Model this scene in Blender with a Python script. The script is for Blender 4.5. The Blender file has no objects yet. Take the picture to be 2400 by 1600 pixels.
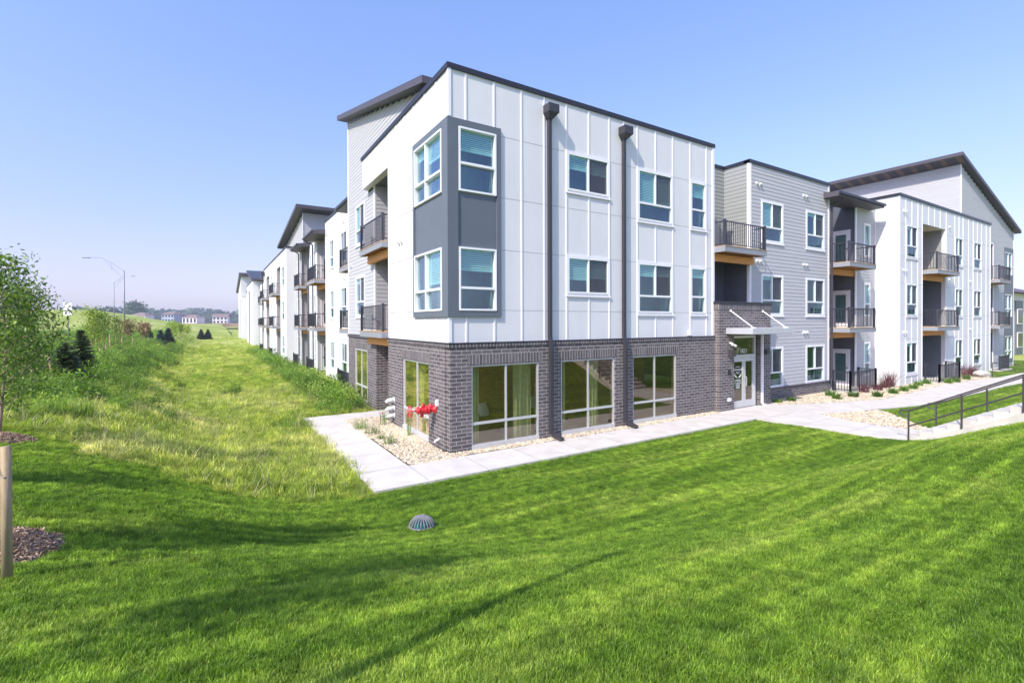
import bpy, math, random
from mathutils import Vector, noise
random.seed(7)
R=math.radians
scene=bpy.context.scene
COL=scene.collection
# ------------------------------------------------------------------ materials
def newmat(name):
    m=bpy.data.materials.new(name); m.use_nodes=True
    nt=m.node_tree; nt.nodes.clear()
    out=nt.nodes.new('ShaderNodeOutputMaterial'); out.location=(600,0)
    return m,nt,out
def N(nt,t,**k):
    n=nt.nodes.new(t)
    for a,b in k.items(): setattr(n,a,b)
    return n
def L(nt,a,b): nt.links.new(a,b)
def princ(nt,out,col,rough,spec=.5,metal=0):
    p=N(nt,'ShaderNodeBsdfPrincipled')
    p.inputs['Base Color'].default_value=(*col,1); p.inputs['Roughness'].default_value=rough
    p.inputs['Specular IOR Level'].default_value=spec; p.inputs['Metallic'].default_value=metal
    L(nt,p.outputs[0],out.inputs[0]); return p
def worldpos(nt):
    return N(nt,'ShaderNodeNewGeometry').outputs['Position']
def mulv(nt,src,v):
    m=N(nt,'ShaderNodeVectorMath',operation='MULTIPLY'); L(nt,src,m.inputs[0]); m.inputs[1].default_value=v; return m.outputs[0]
def noise_tex(nt,src,scale,detail=4,rough=.55):
    n=N(nt,'ShaderNodeTexNoise'); n.inputs['Scale'].default_value=scale; n.inputs['Detail'].default_value=detail
    n.inputs['Roughness'].default_value=rough
    if src: L(nt,src,n.inputs['Vector'])
    return n.outputs['Fac']
def ramp(nt,src,stops):
    r=N(nt,'ShaderNodeValToRGB'); e=r.color_ramp.elements
    while len(e)<len(stops): e.new(.5)
    for i,(p,c) in enumerate(stops): e[i].position=p; e[i].color=(*c,1) if len(c)==3 else c
    L(nt,src,r.inputs[0]); return r.outputs[0]
def mix(nt,fac,a,b,mode='MIX'):
    m=N(nt,'ShaderNodeMix',data_type='RGBA',blend_type=mode)
    for s,i in ((fac,0),(a,6),(b,7)):
        if hasattr(s,'links'): L(nt,s,m.inputs[i])
        elif isinstance(s,(int,float)): m.inputs[i].default_value=s
        else: m.inputs[i].default_value=(*s,1)
    return m.outputs[2]
def bump(nt,p,h,strength,dist):
    b=N(nt,'ShaderNodeBump'); b.inputs['Strength'].default_value=strength; b.inputs['Distance'].default_value=dist
    L(nt,h,b.inputs['Height']); L(nt,b.outputs[0],p.inputs['Normal'])
def simple(name,col,rough=.6,spec=.4,metal=0,var=.08,scale=3.,bmp=0,bscale=60.,stretch=(1,1,1)):
    m,nt,out=newmat(name); p=princ(nt,out,col,rough,spec,metal)
    wp=mulv(nt,worldpos(nt),stretch)
    f=noise_tex(nt,wp,scale,5)
    lo=tuple(c*(1-var) for c in col); hi=tuple(min(1,c*(1+var)) for c in col)
    L(nt,ramp(nt,f,[(.3,lo),(.7,hi)]),p.inputs['Base Color'])
    if bmp: bump(nt,p,noise_tex(nt,wp,bscale,3),bmp,.01)
    return m
M={}
M['white']=simple('white_fibre_cement',(.69,.685,.69),.55,.35,var=.035,scale=1.6,bmp=.06,bscale=25,stretch=(1,1,.35))
M['trim']=simple('white_trim_paint',(.82,.80,.83),.45,.4,var=.02)
M['vinyl']=simple('white_window_vinyl',(.84,.84,.84),.35,.5,var=.015)
M['lap']=simple('light_grey_lap_board',(.475,.47,.48),.6,.3,var=.04,scale=2.2,bmp=.08,bscale=40,stretch=(.25,.25,2.))
M['lapdark']=simple('grey_shaded_board',(.30,.31,.30),.6,.3,var=.05,scale=2,stretch=(.3,.3,2))  # lap board darkened to paint in recess shade; same grey serves the joints
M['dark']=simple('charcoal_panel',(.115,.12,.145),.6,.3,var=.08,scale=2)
M['slate']=simple('slate_blue_grey_panel',(.125,.145,.170),.5,.4,var=.04,scale=1.5)
M['flash']=simple('black_metal_flashing',(.022,.022,.03),.4,.5,var=.1)
M['rail']=simple('black_powder_coated_rail',(.035,.035,.05),.35,.5,var=.08)
M['bronze']=simple('dark_bronze_rail_paint',(.06,.052,.055),.35,.5,var=.1)
M['fascia']=simple('grey_balcony_fascia',(.27,.285,.31),.55,.4,var=.05)
M['roofasc']=simple('dark_roof_fascia',(.085,.075,.09),.5,.4,var=.06)
M['spout']=simple('dark_grey_downspout_metal',(.042,.040,.048),.4,.5,var=.08)
M['alu']=simple('clear_anodised_aluminium',(.62,.62,.64),.38,.5,metal=.35,var=.03)
M['conc']=simple('pale_concrete',(.56,.52,.475),.85,.2,var=.11,scale=1.7,bmp=.25,bscale=90)
M['concstep']=simple('step_concrete',(.56,.52,.475),.85,.2,var=.12,scale=3,bmp=.25,bscale=90)
M['red']=simple('red_valve_paint',(.62,.02,.03),.3,.5,var=.1,scale=12)
M['pvc']=simple('white_vent_plastic',(.8,.8,.8),.4,.4,var=.03)
M['shingle']=simple('grey_asphalt_shingle',(.12,.10,.13),.9,.2,var=.25,scale=9,bmp=.4,bscale=30)
M['curtain']=simple('pale_curtain_fabric',(.56,.60,.40),.9,.1,var=.1,scale=5)
M['cushion']=simple('pale_cushion_fabric',(.7,.72,.74),.9,.1,var=.05)
M['sofa']=simple('brown_sofa_leather',(.30,.14,.06),.5,.3,var=.1)
M['room']=simple('dim_room_plaster',(.30,.29,.30),.8,.2,var=.1)
M['floor']=simple('lobby_floor_tile',(.42,.34,.26),.4,.4,var=.15,scale=2)
M['bark']=simple('young_tree_bark',(.30,.22,.16),.85,.2,var=.35,scale=14,bmp=.5,bscale=50,stretch=(1,1,.3))
M['galv']=simple('galvanised_steel',(.26,.27,.29),.5,.4,metal=.3,var=.06)
M['grate']=simple('grey_drain_plastic',(.20,.20,.215),.6,.3,var=.15,scale=30)
M['teal']=simple('teal_drain_pipe',(.02,.16,.17),.6,.3)
M['shrubsteel']=simple('concrete_house_wall_white',(.75,.74,.76),.7,.2,var=.04)
M['hroof']=simple('brown_house_roof',(.23,.17,.16),.9,.2,var=.15,scale=1)
M['hblue']=simple('blue_grey_house_siding',(.17,.22,.30),.7,.2,var=.06,scale=1)
M['hlight']=simple('light_blue_house_siding',(.34,.40,.48),.7,.2,var=.06,scale=1)
M['window_dark']=simple('dark_house_window',(.03,.035,.045),.15,.6)
M['asphalt']=simple('asphalt_road',(.07,.07,.07),.9,.2,var=.2,scale=4)
M['dirt']=simple('bare_construction_dirt',(.36,.25,.17),.95,.1,var=.2,scale=.3)
M['signw']=simple('white_sign_metal',(.75,.75,.75),.4,.4)
M['tape']=simple('white_tie_strap',(.7,.7,.68),.6,.3)
M['numw']=simple('white_vinyl_lettering',(.85,.88,.88),.5,.3,var=.01)
def wood(name,a,b,sc=(2,2,14),s=4):
    m,nt,out=newmat(name); p=princ(nt,out,a,.65,.3)
    f=noise_tex(nt,mulv(nt,worldpos(nt),sc),s,6,.65)
    L(nt,ramp(nt,f,[(.3,a),(.7,b)]),p.inputs['Base Color']); bump(nt,p,f,.2,.01); return m
M['beam']=wood('orange_timber_beam',(.62,.26,.07),(.82,.42,.14))
M['deck']=wood('brown_timber_deck',(.40,.24,.11),(.58,.38,.22),(6,6,6))
M['joist']=wood('warm_timber_joist',(.50,.22,.07),(.72,.38,.14),(6,6,6))
M['stake']=wood('weathered_round_timber',(.30,.215,.125),(.46,.355,.22),(12,12,1.2),3)
M['woodwall']=wood('walnut_wall_cladding',(.28,.16,.08),(.58,.36,.20),(1,1,9),3)
# brick ------------------------------------------------------------
def brick(name,soldier=False):
    m,nt,out=newmat(name); p=princ(nt,out,(.1,.1,.1),.8,.25)
    sep=N(nt,'ShaderNodeSeparateXYZ'); L(nt,worldpos(nt),sep.inputs[0])
    add=N(nt,'ShaderNodeMath',operation='ADD'); L(nt,sep.outputs[0],add.inputs[0]); L(nt,sep.outputs[1],add.inputs[1])
    cmb=N(nt,'ShaderNodeCombineXYZ')
    if soldier: L(nt,sep.outputs[2],cmb.inputs[0]); L(nt,add.outputs[0],cmb.inputs[1])
    else: L(nt,add.outputs[0],cmb.inputs[0]); L(nt,sep.outputs[2],cmb.inputs[1])
    b=N(nt,'ShaderNodeTexBrick'); L(nt,cmb.outputs[0],b.inputs['Vector'])
    b.inputs['Scale'].default_value=1; b.inputs['Mortar Size'].default_value=.0075; b.inputs['Mortar Smooth'].default_value=.15
    b.inputs['Brick Width'].default_value=.335 if not soldier else .6; b.inputs['Row Height'].default_value=.113
    b.offset=.5 if not soldier else 0
    b.inputs['Color1'].default_value=(.095,.088,.092,1); b.inputs['Color2'].default_value=(.165,.150,.152,1)
    b.inputs['Mortar'].default_value=(.47,.43,.41,1); b.inputs['Bias'].default_value=-.1
    v=mix(nt,.35,b.outputs['Color'],ramp(nt,noise_tex(nt,cmb.outputs[0],9,4),[(.3,(.55,.5,.5)),(.7,(1.5,1.4,1.4))]),'MULTIPLY')
    L(nt,v,p.inputs['Base Color'])
    inv=N(nt,'ShaderNodeMath',operation='SUBTRACT'); inv.inputs[0].default_value=1; L(nt,b.outputs['Fac'],inv.inputs[1])
    ns=N(nt,'ShaderNodeMath',operation='MULTIPLY_ADD'); L(nt,noise_tex(nt,cmb.outputs[0],45,3),ns.inputs[0]); ns.inputs[1].default_value=.3; L(nt,inv.outputs[0],ns.inputs[2])
    bump(nt,p,ns.outputs[0],.6,.01); return m
M['brick']=brick('dark_grey_brick'); M['soldier']=brick('dark_grey_soldier_brick',True)
# glass ------------------------------------------------------------
def glass(name,tint,base,refl=(.82,.95,1)):
    m,nt,out=newmat(name)
    tr=N(nt,'ShaderNodeBsdfTransparent'); tr.inputs[0].default_value=(*tint,1)
    gl=N(nt,'ShaderNodeBsdfGlossy'); gl.inputs['Roughness'].default_value=.008; gl.inputs[0].default_value=(*refl,1)
    fr=N(nt,'ShaderNodeFresnel'); fr.inputs[0].default_value=1.5
    ma=N(nt,'ShaderNodeMath',operation='MULTIPLY_ADD'); L(nt,fr.outputs[0],ma.inputs[0]); ma.inputs[1].default_value=.62 if base>.152 else .30; ma.inputs[2].default_value=base
    nz=noise_tex(nt,worldpos(nt),1.1,1); bp=N(nt,'ShaderNodeBump'); bp.inputs['Strength'].default_value=.02; bp.inputs['Distance'].default_value=.05
    L(nt,nz,bp.inputs['Height']); L(nt,bp.outputs[0],gl.inputs['Normal'])
    mx=N(nt,'ShaderNodeMixShader'); L(nt,ma.outputs[0],mx.inputs[0]); L(nt,tr.outputs[0],mx.inputs[1]); L(nt,gl.outputs[0],mx.inputs[2])
    L(nt,mx.outputs[0],out.inputs[0]); return m
M['glass']=glass('teal_tinted_glass',(.58,.82,.78),.15,(.66,.84,1))
M['glassg']=glass('storefront_glass',(.95,.94,.78),.155,(.95,.86,.72))
def screenmat():
    m,nt,out=newmat('insect_screen_mesh'); tr=N(nt,'ShaderNodeBsdfTransparent'); d=N(nt,'ShaderNodeBsdfDiffuse'); d.inputs[0].default_value=(.10,.095,.115,1)
    mx=N(nt,'ShaderNodeMixShader'); mx.inputs[0].default_value=.55; L(nt,tr.outputs[0],mx.inputs[1]); L(nt,d.outputs[0],mx.inputs[2]); L(nt,mx.outputs[0],out.inputs[0]); return m
M['screen']=screenmat()
M['blind']=simple('white_blind_slats',(.80,.86,.82),.6,.3,var=.02)
# leaves -----------------------------------------------------------
def leafmat(name,a,b,c,scale=.35,trans=.35,stretch=(1,1,1),objvar=.35,fine=0,mow_sheen=None):
    m,nt,out=newmat(name)
    f=noise_tex(nt,mulv(nt,worldpos(nt),stretch),scale,4)
    oi=N(nt,'ShaderNodeObjectInfo')
    col=ramp(nt,f,[(.32,a),(.52,b),(.70,c)])
    v=ramp(nt,oi.outputs['Random'],[(0,(1-objvar,)*3),(1,(1+objvar,)*3)])
    col=mix(nt,1.,col,v,'MULTIPLY')
    at=N(nt,'ShaderNodeAttribute',attribute_name='rnd'); col=mix(nt,1.,col,ramp(nt,at.outputs['Fac'],[(0,(1,1,1)),(.004,(.55,.60,.5)),(.55,(1,1,1)),(1,(1.7,1.55,1.7))]),'MULTIPLY')
    if mow_sheen: col=mix(nt,1.,col,ramp(nt,noise_tex(nt,mulv(nt,worldpos(nt),mow_sheen),1.,3,.5),[(.38,(.76,.83,.7)),(.5,(1,1,1)),(.60,(1.36,1.27,1.4))]),'MULTIPLY')  # mowing-stripe sheen of leaning blades, painted as light and dark colour bands
    if fine: col=mix(nt,1.,col,ramp(nt,noise_tex(nt,worldpos(nt),fine,3,.6),[(.34,(.62,.68,.6)),(.5,(1,1,1)),(.66,(1.45,1.32,1.45))]),'MULTIPLY')
    d=N(nt,'ShaderNodeBsdfPrincipled'); L(nt,col,d.inputs['Base Color']); d.inputs['Roughness'].default_value=.45; d.inputs['Specular IOR Level'].default_value=.35
    t=N(nt,'ShaderNodeBsdfTranslucent'); L(nt,mix(nt,1.,col,(1.15,1.25,.5),'MULTIPLY'),t.inputs[0])
    mx=N(nt,'ShaderNodeMixShader'); mx.inputs[0].default_value=trans; L(nt,d.outputs[0],mx.inputs[1]); L(nt,t.outputs[0],mx.inputs[2])
    L(nt,mx.outputs[0],out.inputs[0]); return m
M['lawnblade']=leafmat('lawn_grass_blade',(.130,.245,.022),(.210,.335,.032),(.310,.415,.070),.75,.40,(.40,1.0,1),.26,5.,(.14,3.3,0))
M['wildblade']=leafmat('meadow_grass_blade',(.230,.330,.040),(.400,.470,.090),(.600,.600,.240),.35,.42,(1,.6,1),.30,1.6)
M['weed']=leafmat('dark_weed_leaf',(.110,.210,.030),(.190,.310,.045),(.330,.430,.100),.5,.42)
M['seed']=leafmat('dry_seed_head',(.40,.38,.20),(.50,.46,.28),(.58,.52,.36),.5,.3)
M['leaf']=leafmat('glossy_tree_leaf',(.060,.120,.018),(.130,.215,.032),(.270,.350,.080),3.,.36)
M['leafy']=leafmat('yellow_green_leaf',(.130,.220,.025),(.230,.320,.035),(.330,.390,.060),1.,.4)
M['leafr']=leafmat('russet_leaf',(.16,.12,.07),(.26,.18,.10),(.30,.26,.14),1.,.3)
M['needle']=leafmat('dark_spruce_needle',(.030,.055,.018),(.050,.085,.026),(.100,.135,.050),5.,.1)
M['needleb']=leafmat('blue_spruce_needle',(.045,.090,.075),(.070,.120,.100),(.12,.17,.14),2.,.1)
M['purple']=leafmat('maroon_grass_blade',(.10,.03,.05),(.18,.06,.08),(.26,.13,.12),3.,.25)
M['green']=leafmat('green_perennial_leaf',(.07,.16,.03),(.13,.25,.04),(.24,.36,.06),3.,.3)
M['farleaf']=leafmat('distant_woodland_leaf',(.030,.060,.030),(.045,.085,.040),(.070,.115,.050),.02,.1)
def stones(name,cols,objrand=True):
    m,nt,out=newmat(name); p=princ(nt,out,cols[0],.8,.3)
    if objrand:
        oi=N(nt,'ShaderNodeObjectInfo'); src=oi.outputs['Random']
    else:
        vo=N(nt,'ShaderNodeTexVoronoi'); vo.inputs['Scale'].default_value=22; L(nt,worldpos(nt),vo.inputs['Vector'])
        sp=N(nt,'ShaderNodeSeparateColor'); L(nt,vo.outputs['Color'],sp.inputs[0]); src=sp.outputs[0]
        bump(nt,p,vo.outputs['Distance'],1,.03)
    L(nt,ramp(nt,src,[(i/(len(cols)-1),c) for i,c in enumerate(cols)]),p.inputs['Base Color']); return m
SC=[(.52,.42,.28),(.68,.59,.43),(.32,.25,.18),(.74,.66,.52),(.46,.35,.21),(.62,.52,.36),(.22,.18,.15),(.76,.70,.58)]
M['pebble']=stones('river_pebble',SC); M['gravelbase']=stones('pebble_bed',[tuple(v*.22 for v in c) for c in SC],False)
M['mulch']=stones('bark_mulch_chip',[(.17,.10,.06),(.38,.26,.18),(.25,.16,.10),(.50,.38,.28)])
M['mulchbase']=simple('mulch_soil',(.14,.09,.07),.95,.1,var=.4,scale=30)
def groundmat(name,a,b,c,s=.35,st=(1,1,1)):
    m,nt,out=newmat(name); p=princ(nt,out,a,.95,.1)
    wp=mulv(nt,worldpos(nt),st)
    f1=noise_tex(nt,wp,s,5,.6); f2=noise_tex(nt,worldpos(nt),14,4,.7)
    c1=ramp(nt,f1,[(.33,a),(.52,b),(.70,c)])
    L(nt,mix(nt,.5,c1,ramp(nt,f2,[(.3,(.45,.45,.4)),(.7,(1.5,1.5,1.5))]),'MULTIPLY'),p.inputs['Base Color'])
    bump(nt,p,f2,.8,.05); return m
M['lawnground']=groundmat('lawn_turf',(.055,.110,.014),(.095,.155,.020),(.15,.20,.04),.5,(.4,1.2,1))
M['fieldground']=groundmat('meadow_turf',(.200,.270,.045),(.320,.370,.080),(.460,.470,.180),.14,(1,.5,1))
# ------------------------------------------------------------------ object helpers
def tag(o,label=None,cat=None,group=None,kind=None):
    if label: o['label']=label
    if cat: o['category']=cat
    if group: o['group']=group
    if kind: o['kind']=kind
    return o
def empty(name,loc=(0,0,0),rz=0):
    o=bpy.data.objects.new(name,None); COL.objects.link(o); o.location=loc; o.rotation_euler=(0,0,rz); return o
def addrnd(me,per=1,seed=3):
    rn=random.Random(seed); a=me.attributes.new('rnd','FLOAT','FACE'); n=len(me.polygons); vals=[]
    while len(vals)<n: vals+=[.01+.99*rn.random()]*per
    a.data.foreach_set('value',vals[:n]); return me
class MB:
    def __init__(s): s.v=[]; s.f=[]
    def quad(s,*p):
        n=len(s.v); s.v+= [tuple(q) for q in p]; s.f.append(tuple(range(n,n+len(p))))
    def box(s,x0,x1,y0,y1,z0,z1):
        if x0>x1:x0,x1=x1,x0
        if y0>y1:y0,y1=y1,y0
        if z0>z1:z0,z1=z1,z0
        n=len(s.v)
        s.v+=[(x0,y0,z0),(x1,y0,z0),(x1,y1,z0),(x0,y1,z0),(x0,y0,z1),(x1,y0,z1),(x1,y1,z1),(x0,y1,z1)]
        s.f+=[tuple(n+i for i in q) for q in ((0,3,2,1),(4,5,6,7),(0,1,5,4),(1,2,6,5),(2,3,7,6),(3,0,4,7))]
    def tube(s,pts,rad,n=8,cap=True):
        pts=[Vector(p) for p in pts]; rr=rad if isinstance(rad,(list,tuple)) else [rad]*len(pts)
        base=len(s.v); prev=None
        for i,p in enumerate(pts):
            t=(pts[min(i+1,len(pts)-1)]-pts[max(i-1,0)]).normalized()
            if prev is None: a=t.orthogonal().normalized()
            else: a=(prev-t*prev.dot(t)).normalized()
            prev=a; b=t.cross(a)
            for k in range(n):
                an=2*math.pi*k/n; s.v.append(tuple(p+(a*math.cos(an)+b*math.sin(an))*rr[i]))
        for i in range(len(pts)-1):
            for k in range(n):
                q=base+i*n; s.f.append((q+k,q+(k+1)%n,q+n+(k+1)%n,q+n+k))
        if cap:
            s.f.append(tuple(base+k for k in reversed(range(n)))); e=base+(len(pts)-1)*n; s.f.append(tuple(e+k for k in range(n)))
    def prism(s,poly,z0,z1):
        n=len(poly); b=len(s.v)
        s.v+=[(x,y,z0) for x,y in poly]+[(x,y,z1) for x,y in poly]
        s.f.append(tuple(b+i for i in reversed(range(n)))); s.f.append(tuple(b+n+i for i in range(n)))
        for i in range(n): j=(i+1)%n; s.f.append((b+i,b+j,b+n+j,b+n+i))
    def build(s,name,m,parent=None,smooth=False,loc=None):
        me=bpy.data.meshes.new(name); me.from_pydata(s.v,[],s.f); me.materials.append(m)
        if smooth: me.polygons.foreach_set('use_smooth',[True]*len(me.polygons))
        me.update(); o=bpy.data.objects.new(name,me); COL.objects.link(o)
        if parent: o.parent=parent
        if loc: o.location=loc
        return o
def build_each(mb,name,m,parent=None,smooth=False,tol=.006):
    par=list(range(len(mb.v)))
    def fd(a):
        while par[a]!=a: par[a]=par[par[a]]; a=par[a]
        return a
    for f in mb.f:
        for k in f[1:]: par[fd(f[0])]=fd(k)
    comp={}
    for i,f in enumerate(mb.f): comp.setdefault(fd(f[0]),[]).append(f)
    items=[]
    for fs in comp.values():
        vs=[mb.v[k] for f in fs for k in f]; items.append([fs,[min(v[a] for v in vs) for a in range(3)],[max(v[a] for v in vs) for a in range(3)]])
    ch=True
    while ch:
        ch=False
        for i in range(len(items)):
            for j in range(i+1,len(items)):
                A,Bb=items[i],items[j]
                if all(A[1][a]-tol<=Bb[2][a] and Bb[1][a]-tol<=A[2][a] for a in range(3)):
                    A[0]=A[0]+Bb[0]; A[1]=[min(A[1][a],Bb[1][a]) for a in range(3)]; A[2]=[max(A[2][a],Bb[2][a]) for a in range(3)]; items.pop(j); ch=True; break
            if ch: break
    out=[]
    for fs,_,_ in items:
        idx={}; q=MB()
        for f in fs:
            r=[]
            for k in f:
                if k not in idx: idx[k]=len(q.v); q.v.append(mb.v[k])
                r.append(idx[k])
            q.f.append(tuple(r))
        out.append(q.build(name,m,parent,smooth))
    return out
class F:  # facade frame: 'R' faces -Y on plane y=c (u=x); 'L' faces -X on plane x=c (u=y)
    def __init__(s,k,c): s.k=k; s.c=c
    def P(s,u,d,z): return (u,s.c-d,z) if s.k=='R' else (s.c-d,u,z)
    def box(s,mb,u0,u1,d0,d1,z0,z1):
        a=s.P(u0,d0,z0); b=s.P(u1,d1,z1); mb.box(a[0],b[0],a[1],b[1],a[2],b[2])
def cells(u0,u1,z0,z1,ops):
    zs=sorted({z0,z1,*[min(max(z,z0),z1) for o in ops for z in (o[2],o[3])]})
    for a,b in zip(zs,zs[1:]):
        if b-a<1e-4: continue
        mid=(a+b)/2; cut=sorted([(max(o[0],u0),min(o[1],u1)) for o in ops if o[2]<mid<o[3] and o[1]>u0 and o[0]<u1]); u=u0
        for c0,c1 in cut:
            if c0>u+1e-4: yield u,c0,a,b
            u=max(u,c1)
        if u<u1-1e-4: yield u,u1,a,b
def wall(f,u0,u1,z0,z1,ops=(),th=.2,d=0,m='white',name='wall',parent=None,mb=None):
    own=mb is None; mb=mb or MB()
    for a,b,c,e in cells(u0,u1,z0,z1,ops): f.box(mb,a,b,d-th,d,c,e)
    if own: return mb.build(name,M[m],parent)
def lap(f,u0,u1,z0,z1,ops=(),m='lap',parent=None,pitch=.175,proud=.013,umin=None,umax=None,name='lap_siding'):
    mb=MB(); z=z0; 
    while z<z1-1e-3:
        zt=min(z+pitch,z1); a0,b0=u0,u1
        if umin: a0=max(a0,umin(zt))
        if umax: b0=min(b0,umax(zt))
        if b0-a0>.02:
            for a,b,c,e in cells(a0,b0,z,zt,ops):
                d0=proud*(1-(c-z)/pitch)+.004; d1=proud*(1-(e-z)/pitch)+.004
                mb.quad(f.P(a,d0,c),f.P(b,d0,c),f.P(b,d1,e),f.P(a,d1,e))
                if abs(c-z)<1e-4: mb.quad(f.P(a,0,c),f.P(b,0,c),f.P(b,d0,c),f.P(a,d0,c))
                mb.quad(f.P(a,-.05,c),f.P(b,-.05,c),f.P(b,-.05,e),f.P(a,-.05,e))
        z=zt
    return mb.build(name,M[m],parent)
B=empty('apartment_building',(0,0,0))
tag(B,'three storey white, grey and brick apartment block filling the middle and right of the photo','building')
nwin=[0]
def window(f,u0,u1,z0,z1,typ='A',split=.34,blind=None,fr='vinyl',gl='glass',d=.03,room=True,name='window',fw=.055,mid=None,parent=None,mull=.07,label=None):
    """typ: A two over one, D two over two, S one over one, W two side by side, N single"""
    parent=parent or B
    mb=MB(); zs=z0+(z1-z0)*split; um=mid if mid is not None else (u0+u1)/2
    panes=[]
    f.box(mb,u0,u0+fw,-.09,d,z0,z1); f.box(mb,u1-fw,u1,-.09,d,z0,z1)
    f.box(mb,u0+fw,u1-fw,-.09,d+.002,z1-fw,z1); f.box(mb,u0+fw,u1-fw,-.09,d+.002,z0,z0+fw)
    h=mull/2
    if typ in 'ADS':
        f.box(mb,u0+fw,u1-fw,-.08,d-.006,zs-h,zs+h)
        if typ in 'AD': f.box(mb,um-h*.8,um+h*.8,-.085,d-.012,zs+h,z1-fw); panes+=[(u0+fw,um-h*.8,zs+h,z1-fw),(um+h*.8,u1-fw,zs+h,z1-fw)]
        else: panes+=[(u0+fw,u1-fw,zs+h,z1-fw)]
        if typ=='D': f.box(mb,um-h*.8,um+h*.8,-.085,d-.012,z0+fw,zs-h); panes+=[(u0+fw,um-h*.8,z0+fw,zs-h),(um+h*.8,u1-fw,z0+fw,zs-h)]
        else: panes+=[(u0+fw,u1-fw,z0+fw,zs-h)]
    elif typ=='W':
        f.box(mb,um-h*.8,um+h*.8,-.085,d-.012,z0+fw,z1-fw); panes+=[(u0+fw,um-h*.8,z0+fw,z1-fw),(um+h*.8,u1-fw,z0+fw,z1-fw)]
    else: panes+=[(u0+fw,u1-fw,z0+fw,z1-fw)]
    w=mb.build(name,M[fr],parent)
    if label: w['label']=label
    g=MB()
    for a,b,c,e in panes: g.quad(f.P(a,-.035,c),f.P(b,-.035,c),f.P(b,-.035,e),f.P(a,-.035,e))
    g.build('pane',M[gl],w)
    if typ in 'AW' and gl=='glass':
        a,b,c,e=(panes[1] if f.k=='R' else panes[0]); sc=MB(); sc.quad(f.P(a,-.015,c),f.P(b,-.015,c),f.P(b,-.015,e),f.P(a,-.015,e)); sc.build('insect_screen',M['screen'],w)
    if blind:
        bl=MB(); k=0
        for a,b,c,e in panes:
            if e<z1-fw-.1: continue
            hh=blind[k%len(blind)]; k+=1
            if hh<=0: continue
            zb=e-(e-c)*hh; z=e-.02
            n=max(2,int((e-zb)/.062))
            for i in range(n):
                zz=e-.02-i*(e-zb-.06)/n
                bl.quad(f.P(a+.01,-.075,zz),f.P(b-.01,-.075,zz),f.P(b-.01,-.062,zz-.042),f.P(a+.01,-.062,zz-.042))
            f.box(bl,a+.01,b-.01,-.10,-.07,zb-.02,zb+.05)
            f.box(bl,a+.01,b-.01,-.11,-.065,e-.05,e)
        if bl.v: bl.build('blind',M['blind'],w)
    if room:
        r=MB(); D=-.75
        r.quad(f.P(u0,D,z0),f.P(u1,D,z0),f.P(u1,D,z1),f.P(u0,D,z1))
        for uu in (u0,u1): r.quad(f.P(uu,-.1,z0),f.P(uu,D,z0),f.P(uu,D,z1),f.P(uu,-.1,z1))
        for zz in (z0,z1): r.quad(f.P(u0,-.1,zz),f.P(u1,-.1,zz),f.P(u1,D,zz),f.P(u0,D,zz))
        r.build('reveal',M['room'],w)
    nwin[0]+=1
    return w
def battens(f,us,z0,z1,ops,w=.05,d=.022,name='battens',joints=(),u0=None,u1=None):
    mb=MB()
    for u in us:
        for a,b,c,e in cells(u-w/2,u+w/2,z0,z1,[o for o in ops if o[0]<u+w/2+.001 and o[1]>u-w/2-.001 and False or (o[0]<=u<=o[1])]):
            if b-a>w*.9: f.box(mb,a,b,.001,d,c,e)
    mb.build(name,M['trim'],B)
    if joints:
        jb=MB()
        for z in joints:
            for a,b,c,e in cells(u0,u1,z-.006,z+.006,ops): f.box(jb,a,b,.0005,.003,z-(.006 if f.k=='R' else .010 if a<10 else .014),z+(.006 if f.k=='R' else .010 if a<10 else .014))
        jb.build('panel_joints',M['lapdark'],B)
def trimframe(mb,f,u0,u1,z0,z1,w=.07,d=.03,sill=True):
    f.box(mb,u0-w,u0-.002,.0,d,z0-w,z1+w); f.box(mb,u1+.002,u1+w,.0,d,z0-w,z1+w)
    f.box(mb,u0-.002,u1+.002,0,d-.002,z1+.002,z1+w); f.box(mb,u0-.002,u1+.002,0,d-.002,z0-w,z0-.002)
    if sill: f.box(mb,u0-w-.03,u1+w+.03,0,d+.03,z0-w-.05,z0-w)
def railing(mb,p0,p1,z0,h,posts=(0,1),n=None,pw=.09,gap=.15):
    """straight railing in plan between p0 and p1 (axis aligned)"""
    (x0,y0),(x1,y1)=p0,p1; Lh=math.hypot(x1-x0,y1-y0); ux,uy=(x1-x0)/Lh,(y1-y0)/Lh
    def bx(t0,t1,w,za,zb):
        xa,ya,xb,yb=x0+ux*t0,y0+uy*t0,x0+ux*t1,y0+uy*t1
        mb.box(min(xa,xb)-abs(uy)*w/2-(0 if abs(ux)>.5 else 0),max(xa,xb)+abs(uy)*w/2,min(ya,yb)-abs(ux)*w/2,max(ya,yb)+abs(ux)*w/2,za,zb)
    bx(0,Lh,.05,z0+h-.045,z0+h); bx(0,Lh,.035,z0+.07,z0+.10)
    n=n or max(2,int(Lh/gap))
    for i in range(1,n):
        t=Lh*i/n; bx(t-.011,t+.011,.022,z0+.10,z0+h-.045)
    for q in posts:
        t=Lh*q; xa,ya=x0+ux*t,y0+uy*t; mb.box(xa-pw/2,xa+pw/2,ya-pw/2,ya+pw/2,z0,z0+h+.05)
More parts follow.
